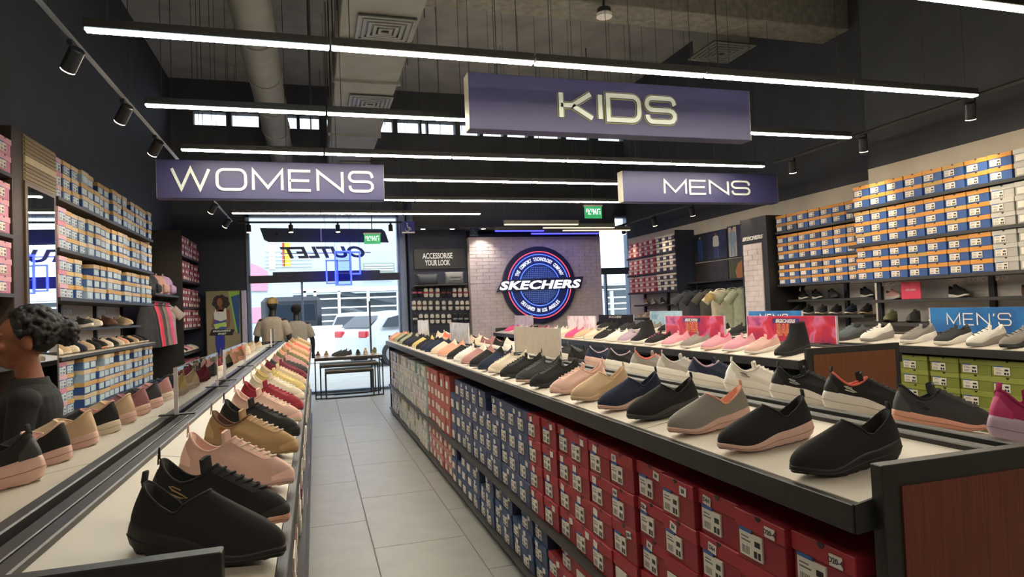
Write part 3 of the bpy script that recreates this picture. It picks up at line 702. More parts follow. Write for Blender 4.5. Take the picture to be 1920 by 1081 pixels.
def shoe_parts(kind, lod=0):
    P = SHOE[kind]; L = P['L']; N = 72 if not lod else 28; NK = 10 if not lod else 6
    def outline(th, k=1.0):
        c, s = cos(th), sin(th); x = L/2*math.copysign(abs(c)**.93, c); t = x/L+.5
        y = lerp_tab(WT, t)*math.copysign(abs(s)**.8, s)*k + .006*sin(pi*t)*(t-.3)
        return x*(1+(k-1)*.35), y, t
    def zb(t): return lerp_tab([(0, P['sh']+.004), (.35, P['sh']-.004), (.72, P['st']), (1, P['st']+.013)], t)
    def zbot(t): return lerp_tab([(0, .006), (.1, .0), (.62, .0), (1, .015)], t)
    xa = (P['th']-.5)*L; xf = (P['tf']-.5)*L; xc = (xa+xf)/2; xr = (xf-xa)/2
    def S(th, k):
        bx, by, t = outline(th); bz = zb(t); c, s = cos(th), sin(th)
        tx = xc+xr*math.copysign(abs(c)**.9, c); ty = P['tw']*math.copysign(abs(s)**.8, s)*(1 if c < 0 else 1-.35*c)
        tz = P['zs']+((P['zf'] if c > 0 else P['zh'])-P['zs'])*abs(c)**((1.6 if kind != 'slip' else 1.15) if kind != 'boot' else 2)
        if P['lace'] == 0 and c > 0 and kind != 'boot': tz = P['zs']-.004*(1-c)+((P['zf'])-P['zs'])*max(0, (c-.25)/.75)**.6
        f = max(c, 0)
        dz = tz-bz; p1 = (bx+(tx-bx)*.0+.002*f, by*1.06, bz+min(.037, dz*.6)); rise = dz*(.20+.20*f)+.003
        p2 = (tx+(bx-tx)*(.46*f+.10), ty+(by-ty)*(.40+.25*f), tz-rise*(1 if f > 0 else .7)) if kind != 'boot' else (tx+(bx-tx)*.10, ty+(by-ty)*.12, bz+dz*(.16+.2*(1-f)))
        if c < 0:
            p1 = (bx-.003, by*1.03, bz+dz*.33); p2 = (tx-.004*(-c), ty*1.02, tz-dz*.3)
        a, b2, c2, d2 = (1-k)**3, 3*k*(1-k)**2, 3*k*k*(1-k), k**3
        return Vector((a*bx+b2*p1[0]+c2*p2[0]+d2*tx, a*by+b2*p1[1]+c2*p2[1]+d2*ty, a*bz+b2*p1[2]+c2*p2[2]+d2*tz))
    TH = [2*pi*j/N for j in range(N)]; parts = {}
    up_ = MB(); up_.rings([[S(th, k/NK) for th in TH] for k in range(NK+1)]); parts['upper'] = up_.mesh('upper', 60)
    li = MB(); T = [S(th, 1) for th in TH]; cen = Vector((xc, 0, 0)); r1 = []; r2 = []; r3 = []
    for th, p in zip(TH, T):
        q = cen+(p-cen)*.9; q.z = p.z-.004; r1.append(q)
        q = cen+(p-cen)*.86; q.z = .35*p.z+.65*(P['sh']+.008); r2.append(q)
        q = cen+(p-cen)*.8; q.z = P['sh']+.006; r3.append(q)
    li.rings([T, r1, r2, r3], False, True); parts['lining'] = li.mesh('lining', 60)
    if not lod:
        co = MB(); co.tube([p+Vector((0, 0, -.001)) for p in T], .0036 if kind != 'slip' else .0028, 6, True); parts['collar'] = co.mesh('collar', 80)
    def patch(nm, t0, t1, k0, k1, nt=14, nk=5, off=.0012, taper=0.0):
        mb = MB(); g = []
        for a in range(nk+1):
            k = k0+(k1-k0)*a/nk; row = []
            for b in range(nt+1):
                f = b/nt; kk = k*(1-taper*abs(2*f-1)**2) if taper else k
                th = t0+(t1-t0)*f; p = S(th, kk); e = S(th+.02, kk)-p; q = S(th, min(1, kk+.02))-p; nr = e.cross(q)
                row.append(p+(nr.normalized()*off if nr.length > 1e-12 else Vector((0, 0, off))))
            g.append(row)
        vs = [p for r in g for p in r]; W_ = nt+1
        mb.add(vs, [(a*W_+b, a*W_+b+1, (a+1)*W_+b+1, (a+1)*W_+b) for a in range(nk) for b in range(nt)]); parts[nm] = mb.mesh(nm, 60)
    if not lod and kind in ('runner', 'max', 'court'):
        patch('heel_counter', pi-.75, pi+.75, 0, .72, taper=.55); patch('toe_guard', -.85, .85, 0, .22, taper=.6)
        patch('eyestay0', .34, .62, .52, 1.0, 5, 10); patch('eyestay1', -.62, -.34, .52, 1.0, 5, 10)
    so = MB(); rg = []
    for kk, (f, zz) in enumerate(((.90, 0), (.97, 0), (1.0, .12), (P['flare'], .45), (1.03*.5+P['flare']*.5, .8), (1.02, 1.0), (.94, 1.03))):
        r = []
        for j, th in enumerate(TH):
            flr = f
            if f > 1.02 and P['flare'] > 1.08 and cos(th) > 0: flr = 1.02+(f-1.02)*.5
            x, y, t = outline(th, flr); z0 = zbot(t); z1 = zb(t)+.002
            if kk <= 1 and P['wave']: z0 += P['wave']*(.5+.5*sin(t*60))
            if kind in ('slip', 'max') and kk <= 3 and cos(th) < -.7 and zz < .3: x *= .97
            r.append((x, y, z0+(z1-z0)*zz))
        rg.append(r)
    so.rings(rg, True, True); parts['sole'] = so.mesh('sole', 75)
    if not lod:
        sl = MB(); sl.tube([Vector((outline(th, P['flare']*1.004)[0], outline(th, P['flare']*1.004)[1], zbot(outline(th)[2])+.52*(zb(outline(th)[2])-zbot(outline(th)[2])))) for th in TH], .0011, 4, True); parts['sole_line'] = sl.mesh('sole_line')
    if P['lace']:
        la = MB()
        def at_y(k, yy):
            lo, hi = 0.0, 1.55
            for _ in range(18):
                md = (lo+hi)/2
                if abs(S(md, k).y) < abs(yy): lo = md
                else: hi = md
            th = lo if yy > 0 else -lo; return S(th, k)
        n = 6 if not lod else 4
        for i in range(n):
            k = .56+.38*i/(n-1); wd = .015; pts = []
            for j in range(5):
                yy = wd*(1-j/2); p = at_y(k, yy if abs(yy) > .001 else .001); pts.append(p+Vector((.003*(1 if i % 2 else -1)*(j-2)/2+.002, 0, .0022 if abs(j-2) < 2 else -.001)))
            la.tube(pts, .0025 if not lod else .003, 5)
        parts['laces'] = la.mesh('laces', 60)
        p = S(0, 1); to = MB(); rr = []
        for i in range(4):
            r = []
            for j in range(9):
                a = -1+2*j/8; r.append((p.x-.012*(i/3)-.004+abs(a)*-.008, a*.021*(1-.15*(i/3)), p.z-.022+.038*(i/3)-.008*abs(a)**2))
            rr.append(r)
        fr = [list(r) for r in rr]; bk_ = [[(x-.006, y, z) for x, y, z in r] for r in rr]
        to.rings([f_+b_[::-1] for f_, b_ in zip(fr, bk_)], True, True); parts['tongue'] = to.mesh('tongue', 60)
    if P['tab'] and not lod:
        tb = MB(); p = S(pi, 1); n = 9
        if P['tab'] == 2: tb.tube([(p.x-.004-.010*sin(pi*i/(n-1))*.5-.004*i/(n-1), .0, p.z-.012+.034*sin(pi*i/(n-1))) if i else (p.x+.002, 0, p.z-.012) for i in range(n)], .0016, 5)
        else: tb.box((p.x-.001, 0, p.z+.007), (.006, .016, .022), .002)
        parts['pull_tab'] = tb.mesh('pull_tab', 60)
    if not lod:
        for side in (-1, 1):
            lo = MB(); base = side*1.95
            def W(a, b): # a along length (toe +), b up
                th = base - side*a; p = S(th, .42+b); q = S(th, .42+b+.02); e = S(th+.03, .42+b); nrm = (e-p).cross(q-p); nrm = nrm.normalized()*.0012*(1 if nrm.y*side > 0 or nrm.length == 0 else -1); return p+nrm
            for off in (0,):
                pts = [W(.20-off*.3, .24-off), W(.0, .26-off), W(-.14, .2-off), W(-.08, .12-off*.8), W(.1, .06-off*.8), W(.16, -.02-off*.5), W(.02, -.08-off*.5), W(-.2, -.06-off)]
                if off == 0: lo.tube(pts, .0016, 4)
                else: lo.tube(pts[2:6], .0014, 4)
            parts['side_logo%d' % (side > 0)] = lo.mesh('side_logo', 60)
    for me in parts.values(): me.materials.append(darkm)
    return parts
SHOEM = {}
def fab(c): return mat('shoe fabric '+c, c, .85, var=.06, scale=400, bump=.25, bscale=900)
def shade(c, k): return '#' + ''.join('%02x' % max(0, min(255, int(int(c[i:i+2], 16)*k+(8 if k > 1 else 0)))) for i in (1, 3, 5))
def rub(c): return mat('shoe rubber '+c, c, .5, var=.04, scale=30)
CN = {}
def shoe(kind, upper, sole, loc, yaw, tilt_axis_n=None, label='', group='', lining=None, lace=None, logo=None, lod=0, scale=1.0):
    """toe along local +X; tilt_axis_n = normal of the surface it stands on"""
    if (kind, lod) not in SHOEM: SHOEM[(kind, lod)] = shoe_parts(kind, lod)
    parts = SHOEM[(kind, lod)]
    nm = 'ankle_boot' if kind == 'boot' else ('slip_on_shoe' if kind in ('slip', 'canvas') else 'sneaker')
    t = empty(nm, loc, label, 'boot' if kind == 'boot' else 'shoe', group)
    n = Vector(tilt_axis_n).normalized() if tilt_axis_n else Vector((0, 0, 1))
    fx = Vector((cos(yaw), sin(yaw), 0)); fx = (fx-n*fx.dot(n)).normalized(); fy = n.cross(fx)
    t.rotation_euler = Matrix((fx, fy, n)).transposed().to_euler(); t.scale = (scale,)*3
    lining = lining or upper; lace = lace or upper
    for p, me in parts.items():
        if p.startswith('side_logo') and logo is None: continue
        o = obj(p.rstrip('01'), me, t)
        M = {'upper': fab(upper), 'lining': fab(lining), 'collar': fab(lining), 'sole': rub(sole), 'laces': fab(lace), 'tongue': fab(upper), 'pull_tab': fab(upper if kind != 'slip' else lining), 'side_logo': rub(logo or sole), 'heel_counter': rub(shade(upper, 1.12)), 'toe_guard': rub(shade(upper, 1.12)), 'eyestay': rub(shade(upper, 1.12)), 'sole_line': rub(shade(sole, .72))}[p.rstrip('01')]
        setmat(o, 0, M)
    return t
HEX = {'black': '#1d1c1e', 'charcoal': '#3a3a3c', 'navy': '#1e2740', 'white': '#e3ddd4', 'cream': '#d9c9b4', 'beige': '#c9ae8e', 'tan': '#a98a63', 'grey': '#8d8782', 'light grey': '#b5afa9', 'blush': '#d9b3a6', 'pink': '#d79aa8', 'peach': '#e0a58c', 'red': '#8e2234', 'maroon': '#6d1f30', 'mauve': '#94656a', 'lilac': '#b8a0b4', 'coral': '#e0705f', 'teal': '#3c6a70', 'olive': '#6b6a4b', 'magenta': '#a82a5e', 'slate': '#5a6166', 'brown': '#6b4a3a', 'hot pink': '#d94f86', 'sage': '#9aa08a', 'yellow': '#cdb676', 'plum': '#4a2f45', 'rose': '#b98a86', 'orange': '#cf7a3a', 'blue': '#2c4d86', 'silver': '#c2c4c6'}
# ------------------------------------------------------------------ shoe boxes
BOXM = {}
def box_meshes(key, w, d, h, front):
    """w across the front, d deep, h high; front is '-x' or '+x'; origin bottom centre of the front face"""
    if key in BOXM: return BOXM[key]
    s = 1 if front == '-x' else -1     # box extends in +x for '-x'
    lid = h*.34
    def B(x0, x1, y0, y1, z0, z1, bev=.002): return MB().bounds(min(s*x0, s*x1), max(s*x0, s*x1), y0, y1, z0, z1, bev)
    body = B(.004, d-.004, -w/2+.004, w/2-.004, 0, h-.002).mesh('body')
    l = B(0, d, -w/2, w/2, h-lid, h).mesh('lid')
    no = MB(); n = 8
    no.prism([(.011*cos(pi+pi*i/n), h+.0004+.013*sin(pi+pi*i/n)) for i in range(n+1)], lambda a, b, t: (s*(-.0012+t*.001), a, b), 1.0); no = no.mesh('thumb_notch')
    lb = MB(); y0, y1 = -w*.40, w*(.30 if key.startswith('lwall') else .06); z0, z1 = h*(.04 if key.startswith('lwall') else .12), h*.60
    if front == '-x': y0, y1 = -y0, -y1    # label on the left as seen from the aisle
    sg_ = 1 if y1 > y0 else -1
    def plate(ya, yb, za, zb, m, t=.001): lb.m(m).bounds(min(s*-t, s*.0045), max(s*-t, s*.0045), min(ya, yb), max(ya, yb), za, zb)
    plate(y0, y1, z0, z1, 0)
    plate(y0, y0+(y1-y0)*.55, z1-.0, z1+h*.07, 1, .0012)
    W_ = y1-y0; H_ = z1-z0
    plate(y0+W_*.68, y0+W_*.92, z0+H_*.55, z0+H_*.78, 2, .0016); plate(y0+W_*.64, y0+W_*.77, z0+H_*.08, z0+H_*.36, 2, .0016); plate(y0+W_*.82, y0+W_*.93, z0+H_*.08, z0+H_*.36, 2, .0016)
    for i in range(6): plate(y0+W_*(.1+.06*i), y0+W_*(.12+.06*i+.012*(i % 2)), z0+H_*.1, z0+H_*.42, 3, .0014)
    plate(y0+W_*.08, y0+W_*.5, z0+H_*.62, z0+H_*.68, 3, .0014); plate(y0+W_*.08, y0+W_*.42, z0+H_*.78, z0+H_*.83, 3, .0014)
    lbm = lb.mesh('label')
    tg = MB().bounds(min(s*-.0018, 0), max(s*-.0018, 0), -.019, .019, -.013, .013).mesh('price_tag')
    BOXM[key] = (body, l, no, lbm, tg)
    for me in (body, l, no, tg): me.materials.append(darkm)
    lbm.materials.append(mat('label paper', '#d9d2c6', .7, var=.02)); lbm.materials.append(mat('label blue', '#3e5f9e', .6)); lbm.materials.append(blackpl); lbm.materials.append(mat('label print grey', '#6a665f', .7))
    return BOXM[key]
def card(c): return mat('box card '+c, c, .55, var=.05, scale=12)
pen = mat('marker ink', '#4a3a46', .7)
CODES = ['E4', 'E1', 'A58', 'D20-4', 'D69', 'E9', 'E3', 'B4', 'E8', 'D64']
BOXQ = []
def pix(p):
    d = Vector(p)-CAM; z = d.dot(Vector((AX.z, AY.z, AZ.z)))
    if z < .05: return None
    return CX+F*d.dot(Vector((AX.x, AY.x, AZ.x)))/z, CY+F*d.dot(Vector((AX.y, AY.y, AZ.y)))/z
def face_area(loc, dims):
    x, y, z = loc; w_, d_, h_ = dims; P = [pix((x, y+a*w_/2, z+b*h_)) for a, b in ((-1, 0), (1, 0), (1, 1), (-1, 1))]
    if any(p is None for p in P): return 0
    c = [sum(p[i] for p in P)/4 for i in (0, 1)]
    if not (0 < c[0] < 1920 and 0 < c[1] < 1081): return 0
    return abs(sum(P[i][0]*P[(i+1) % 4][1]-P[(i+1) % 4][0]*P[i][1] for i in range(4)))/2
def shoe_box(key, dims, front, loc, cbody, clid, label, group, notch=True, lab=True, tagp=None, code=None, clab=None, jig=.006, hidden=False):
    """queued: the 300 boxes that show largest become objects, the rest one mass per place"""
    loc = (loc[0]+random.uniform(-jig, jig), loc[1], loc[2])
    BOXQ.append((0 if hidden else face_area(loc, dims), (key, dims, front, loc, cbody, clid, label, group, notch, lab, tagp, code, clab)))
def flush_boxes(limit=300):
    BOXQ.sort(key=lambda q: -q[0]); rest = {}
    for i, (a, q) in enumerate(BOXQ):
        if i < limit and a > 0: make_box(*q)
        else: rest.setdefault((q[7], q[6].split(',')[-1].strip()), []).append(q)
    for (g, tail), qs in rest.items():
        mb = MB(); ms = []; idx = {}
        def mi(c):
            if c not in idx: idx[c] = len(ms); ms.append(card(c))
            return idx[c]
        for key, dims, front, loc, cb, cl, label, group, notch, lab, tagp, code, clab in qs:
            w_, d_, h = dims; s = 1 if front == '-x' else -1; x, y, z = loc
            def B(m_, x0, x1, y0, y1, z0, z1): mb.m(m_).bounds(min(x+s*x0, x+s*x1), max(x+s*x0, x+s*x1), y0, y1, z0, z1)
            B(mi(cb), .004, d_-.004, y-w_/2+.004, y+w_/2-.004, z, z+h*.66); B(mi(cl), 0, d_, y-w_/2, y+w_/2, z+h*.66, z+h)
            if lab:
                wl_ = .30 if key.startswith('lwall') else .06; ya, yb = (y+w_*.40, y-w_*wl_) if front == '-x' else (y-w_*.40, y+w_*wl_)
                B(mi(clab or '#d9d2c6'), -.001, .006, min(ya, yb), max(ya, yb), z+h*.12, z+h*.6)
        o = mb.build('shoe_boxes', ms); tag(o, 'rest of the ' + g + ', ' + tail, 'shoe boxes', kind='stuff')
def make_box(key, dims, front, loc, cbody, clid, label, group, notch=True, lab=True, tagp=None, code=None, clab=None):
    w_, d_, h_ = dims
    body, l, no, lb, tg = box_meshes(key, w_, d_, h_, front)
    o = obj('shoe_box', body, None, loc); setmat(o, 0, card(cbody)); tag(o, label, 'shoe box', group)
    a = obj('lid', l, o); setmat(a, 0, card(clid))
    if notch: b = obj('thumb_notch', no, o); setmat(b, 0, blackpl)
    if lab:
        b = obj('label', lb, o)
        if clab: setmat(b, 0, card(clab))
    if tagp is not None:
        s = 1 if front == '-x' else -1
        b = obj('price_tag', tg, o, (-s*.0012, tagp, h_*.80)); setmat(b, 0, mat('tag paper', '#d8d3cc', .7)); b.rotation_euler.x = random.uniform(-.22, .22)
        if code: put_text(text_mesh(code, .017, .0006, bold=.0004), pen, b, (-s*.0022, 0, 0), front, 'handwriting')
    return o
# ------------------------------------------------------------------ display counters
topw = mat('white display panel', '#c6beb1', .45, var=.03, scale=6)
wood = woodmat('red brown wood panel', '#5a271d', '#763a2b', .5)
wood2 = woodmat('brown wood panel', '#66391f', '#7e4a2c', .5)
apron = mat('dark brown apron', '#352723', .5, var=.1)
SZ0, SZ1, SLW, RW = 1.075, 1.137, .37, .125
SLOPE = (SZ1-SZ0)/SLW
def counter(x0, y0, y1, label, wm, plen=.95, panel_in=.045):
    """x0 = west edge; east edge = x0 + 2*SLW + RW"""
    xm = x0+SLW+RW/2; x1 = x0+2*SLW+RW; hw = (x1-x0)/2
    t = empty('display_counter', (xm, y0, 0), label, 'counter', 'display counters')
    n = max(1, round((y1-y0)/plen)); pl = (y1-y0)/n
    for s in (-1, 1):
        pm = MB(); a = RW/2; b = hw; th = .02; g = .003
        vs = []
        for yy in (g, pl-g): vs += [(s*a, yy, SZ1), (s*(b-.016), yy, SZ0+.016*SLOPE), (s*(b-.016), yy, SZ0-th), (s*a, yy, SZ1-th)]
        f = [(0, 1, 2, 3), (7, 6, 5, 4), (0, 4, 5, 1), (1, 5, 6, 2), (2, 6, 7, 3), (3, 7, 4, 0)]
        if s > 0: f = [q[::-1] for q in f]
        pm.add(vs, f); me = pm.mesh('top_panel'); me.materials.append(topw)
        for k in range(n): obj('top_panel', me, t, (0, k*pl, 0))
        MB().bounds(s*(hw+.004), s*(hw-.016), .0, y1-y0, SZ0-.058, SZ0+.001, .002).build('front_lip', darkm, t)
        en = MB(); en.add([(s*(hw), -.004, SZ0-.058), (s*RW/2, -.004, SZ0-.03), (s*RW/2, -.004, SZ1+.001), (s*hw, -.004, SZ0+.001), (s*(hw), .002, SZ0-.058), (s*RW/2, .002, SZ0-.03), (s*RW/2, .002, SZ1+.001), (s*hw, .002, SZ0+.001)], [(0, 1, 2, 3), (7, 6, 5, 4), (0, 4, 5, 1), (1, 5, 6, 2), (2, 6, 7, 3), (3, 7, 4, 0)]); en.build('end_lip', darkm, t)
        ap = MB(); ap.add([(s*(hw-.02), .03, SZ0-.058), (s*(hw-.02), y1-y0, SZ0-.058), (s*(hw-.36), y1-y0, SZ0-.02), (s*(hw-.36), .03, SZ0-.02), (s*(hw-.02), .03, SZ0-.05), (s*(hw-.02), y1-y0, SZ0-.05), (s*(hw-.36), y1-y0, SZ0-.012), (s*(hw-.36), .03, SZ0-.012)], [(0, 1, 2, 3), (7, 6, 5, 4), (0, 4, 5, 1), (2, 6, 7, 3), (1, 5, 6, 2), (0, 3, 7, 4)])
        ap.build('apron', apron, t)
        MB().bounds(s*(RW/2-.03), s*(RW/2+.002), 0, y1-y0, SZ1-.03, SZ1+.014, .003).build('ridge_rail', dark2, t)
        MB().bounds(s*(hw-.015), s*.02, .04, y1-y0-.04, .40, .425).build('shelf', darkm, t)
        MB().bounds(s*(hw-.015), s*.02, .04, y1-y0-.04, .055, .075).build('bottom_shelf', darkm, t)
        MB().bounds(s*(hw-.08), s*(hw-.10), .04, y1-y0-.04, 0, .055).build('plinth', blackpl, t)
    MB().bounds(-.016, .016, 0, y1-y0, SZ1-.03, SZ1+.004, .002).build('ridge_rail', dark2, t)
    MB().bounds(-RW/2, RW/2, 0, y1-y0, SZ1-.05, SZ1-.03).build('ridge_channel', blackpl, t)
    MB().bounds(-.02, .02, .03, y1-y0-.03, .075, SZ1-.05).build('divider', darkm, t)
    ez = 1.155
    for yy, s in ((0, -1), (y1-y0, 1)):
        e = MB().bounds(-hw+panel_in, hw-panel_in, yy-.03 if s < 0 else yy, yy if s < 0 else yy+.03, .0, ez, .002).build('end_panel', darkm, t)
        ys = yy-.034 if s < 0 else yy+.034
        ypl = (ys, ys+.006) if s < 0 else (ys-.006, ys)
        MB().bounds(-hw+panel_in+.045, hw-panel_in-.045, ypl[0], ypl[1], .06, ez-.045).build('wood_inset', wm, e)
    return t
U0 = counter(-.06-2*SLW-RW, 1.10, 10.2, 'long dark display counter with white sloping tops by the women wall, left of the aisle', wood, panel_in=.083)
U1 = counter(1.03, 1.08, 10.15, 'long dark display counter holding red and blue shoe boxes, right of the aisle', wood)
U2 = counter(3.05, 3.60, 11.3, 'long dark display counter carrying the pink and red signs', wood2)
U3 = counter(4.50, 3.15, 10.9, 'dark display counter with green shoe boxes and the blue MENS sign', wood2)
def zslope_w(x, x0): return SZ0+(x-x0)*SLOPE     # west slope height
NW = (-SLOPE, 0, 1); NE = (SLOPE, 0, 1)
def row_shoe(x0, side, y, data, label, group, lod, dy=0.0, inset=.015, yawd=0.0):
    kind, u, s = data[:3]; opt = data[3] if len(data) > 3 else {}
    L = SHOE[kind]['L']; th = radians(yawd)
    x1 = x0+2*SLW+RW
    if side == 'w': x = x0+inset+L/2*cos(th); z = SZ0+(x-x0)*SLOPE; n = NW; yaw = pi-th
    else: x = x1-inset-L/2*cos(th); z = SZ0+(x1-x)*SLOPE; n = NE; yaw = th
    if opt.get('rev'): yaw += pi
    sh = shoe(kind, HEX[u], HEX[s], (x, y, z+.001), yaw, n, label, group, lining=HEX[opt.get('lin', u)], lace=HEX[opt.get('lace', u)], logo=HEX[opt['logo']] if 'logo' in opt else None, lod=lod)
    return sh
# right counter, aisle side
rowA = [('slip', 'black', 'black'), ('slip', 'black', 'blush'), ('slip', 'grey', 'blush', {'lin': 'peach'}), ('slip', 'black', 'charcoal'), ('slip', 'navy', 'blush'), ('slip', 'beige', 'beige'), ('runner', 'blush', 'blush'), ('runner', 'black', 'black'), ('runner', 'charcoal', 'blush'), ('runner', 'black', 'black'), ('runner', 'cream', 'cream'), ('slip', 'navy', 'navy'), ('slip', 'black', 'charcoal'), ('slip', 'rose', 'rose'), ('runner', 'white', 'white'), ('slip', 'black', 'charcoal'), ('slip', 'peach', 'blush'), ('slip', 'cream', 'cream'), ('runner', 'navy', 'navy'), ('slip', 'navy', 'navy'), ('runner', 'black', 'black'), ('slip', 'yellow', 'cream'), ('slip', 'black', 'black'), ('slip', 'navy', 'black'), ('runner', 'black', 'charcoal'), ('slip', 'sage', 'sage'), ('slip', 'charcoal', 'cream'), ('slip', 'sage', 'cream'), ('slip', 'tan', 'cream'), ('slip', 'peach', 'cream'), ('slip', 'rose', 'cream')]
yA = [1.24, 1.52, 1.79, 2.07, 2.32, 2.60, 2.86, 3.16, 3.40, 3.72, 4.0, 4.27, 4.53, 4.80, 5.08, 5.36, 5.80, 6.15, 6.5, 6.8, 7.1, 7.4, 7.7, 8.0, 8.25, 8.55, 8.8, 9.05, 9.35, 9.6, 9.85]
yawA = [15, 17, 15, 14, 13, 12, 12, 12, 12, 10, 10]
STY = {'slip': 'slip-on', 'runner': 'lace-up sneaker', 'max': 'thick-soled sneaker', 'court': 'low court sneaker', 'canvas': 'canvas slip-on', 'boot': 'ankle boot'}
def desc(d): return f"{d[1]} {STY[d[0]]}" + ("" if d[1] == d[2] else f" on {d[2]} sole")
def describe(prefix_rows, d, i, where): return f"{desc(d)}, {ORD[i+1]} {where}"
for i, (d, y) in enumerate(zip(rowA, yA)):
    row_shoe(1.03, 'w', y, d, describe(0, d, i, 'from the wood panel above the red boxes'), 'shoes on the right counter aisle side', 0 if y < 6 else 1, yawd=(yawA[i] if i < len(yawA) else 8))
# right counter, far slope (heels toward the ridge)
rowB = [('max', 'magenta', 'lilac', {'lace': 'white'}), ('runner', 'charcoal', 'peach', {'logo': 'charcoal', 'lin': 'black'}), ('max', 'black', 'white', {'lin': 'coral', 'logo': 'white'}), ('max', 'black', 'white', {'logo': 'silver'}), ('max', 'white', 'white', {'logo': 'grey'}), ('max', 'navy', 'white', {'lin': 'lilac'}), ('max', 'light grey', 'white', {'lin': 'silver'}), ('max', 'grey', 'white', {'lin': 'coral', 'lace': 'coral'}), ('max', 'black', 'white', {'lin': 'lilac'}), ('max', 'navy', 'blush', {'lin': 'lilac'}), ('runner', 'black', 'charcoal'), ('max', 'charcoal', 'white'), ('max', 'white', 'white'), ('runner', 'maroon', 'white'), ('max', 'white', 'white'), ('runner', 'black', 'white'), ('runner', 'mauve', 'white'), ('runner', 'cream', 'cream'), ('runner', 'black', 'white'), ('runner', 'peach', 'white'), ('runner', 'coral', 'peach'), ('runner', 'cream', 'white')]
yB = [1.185, 1.46, 1.72, 1.98, 2.26, 2.54, 2.82, 3.1, 3.4, 3.7, 4.0, 4.3, 4.65, 5.05, 5.5, 5.9, 6.4, 6.9, 7.4, 7.9, 8.4, 8.9]
for i, (d, y) in enumerate(zip(rowB, yB)):
    row_shoe(1.03, 'e', y, d, describe(0, d, i, 'on the slope behind the slip-ons'), 'shoes on the right counter far side', 0 if y < 5 else 1, inset=.045, yawd=-8 if i == 0 else (-22 if i < 10 else -15))
# left counter, aisle side
rowC = [('slip', 'black', 'black'), ('runner', 'black', 'peach', {'logo': 'tan'}), ('runner', 'blush', 'blush', {'lace': 'cream'}), ('runner', 'tan', 'tan', {'lin': 'brown', 'lace': 'cream', 'logo': 'orange'}), ('runner', 'black', 'black'), ('runner', 'blush', 'cream', {'lace': 'cream'}), ('runner', 'red', 'red'), ('runner', 'cream', 'cream', {'lace': 'white'}), ('runner', 'yellow', 'cream'), ('runner', 'beige', 'cream'), ('runner', 'maroon', 'maroon'), ('court', 'charcoal', 'charcoal'), ('runner', 'rose', 'cream'), ('runner', 'olive', 'black'), ('runner', 'peach', 'peach'), ('runner', 'tan', 'peach'), ('runner', 'peach', 'coral'), ('runner', 'coral', 'peach'), ('runner', 'beige', 'charcoal'), ('runner', 'tan', 'beige'), ('runner', 'beige', 'brown')]
yC = [1.235, 1.43, 1.74, 2.12, 2.40, 2.72, 3.05, 3.4, 3.75, 4.1, 4.5, 4.9, 5.3, 5.7, 6.1, 6.6, 7.1, 7.6, 8.2, 8.8, 9.4]
for i, (d, y) in enumerate(zip(rowC, yC)):
    row_shoe(-.06-2*SLW-RW, 'e', y, d, describe(0, d, i, 'on the left counter aisle edge'), 'shoes on the left counter aisle side', 0 if y < 4.6 else 1, yawd=-14 if i < 8 else -8, inset=.004)
# left counter, wall side
rowD = [('max', 'cream', 'cream'), ('max', 'black', 'blush'), ('canvas', 'black', 'blush', {'lin': 'blush'}), ('canvas', 'beige', 'blush'), ('canvas', 'black', 'cream', {'lin': 'rose'}), ('canvas', 'beige', 'blush'), ('canvas', 'mauve', 'blush'), ('canvas', 'charcoal', 'blush'), ('canvas', 'rose', 'cream'), ('canvas', 'navy', 'cream'), ('canvas', 'black', 'cream'), ('canvas', 'tan', 'cream'), ('court', 'white', 'white'), ('court', 'maroon', 'cream'), ('court', 'charcoal', 'cream'), ('court', 'cream', 'cream'), ('court', 'cream', 'cream'), ('court', 'beige', 'cream')]
yD = [1.66, 1.95, 2.21, 2.45, 2.70, 2.92, 3.15, 3.38, 3.62, 3.88, 4.15, 4.5, 4.9, 5.4, 5.9, 7.6, 8.3, 9.2]
for i, (d, y) in enumerate(zip(rowD, yD)):
    row_shoe(-.06-2*SLW-RW, 'w', y, d, describe(0, d, i, 'on the left counter slope facing the wall'), 'shoes on the left counter wall side', 0 if y < 4 else 1, inset=.0, yawd=16)
# kids counter
rowE = [('boot', 'black', 'black'), ('runner', 'blush', 'white', {'lin': 'pink'}), ('runner', 'pink', 'white', {'lace': 'blush'}), ('runner', 'pink', 'blush', {'lin': 'hot pink'}), ('runner', 'grey', 'white', {'lin': 'hot pink', 'lace': 'hot pink'}), ('runner', 'pink', 'white'), ('runner', 'black', 'white', {'lin': 'magenta', 'lace': 'hot pink'}), ('boot', 'black', 'white', {'lace': 'white'}), ('runner', 'lilac', 'white'), ('runner', 'white', 'white'), ('runner', 'black', 'white'), ('runner', 'cream', 'white'), ('runner', 'beige', 'white'), ('runner', 'hot pink', 'coral'), ('runner', 'cream', 'white'), ('runner', 'white', 'pink'), ('runner', 'pink', 'white'), ('runner', 'magenta', 'white'), ('runner', 'black', 'white'), ('runner', 'cream', 'white'), ('runner', 'hot pink', 'white')]
yE = [3.82, 4.14, 4.42, 4.72, 5.04, 5.36, 5.68, 5.98, 6.28, 6.58, 6.9, 7.2, 7.5, 7.8, 8.15, 8.5, 8.85, 9.2, 9.6, 10.1, 10.6]
for i, (d, y) in enumerate(zip(rowE, yE)):
    row_shoe(3.05, 'w', y, d, describe(0, d, i, 'in the kids row below the red signs'), 'shoes on the kids counter', 1, inset=.01, yawd=16 if i else 10)
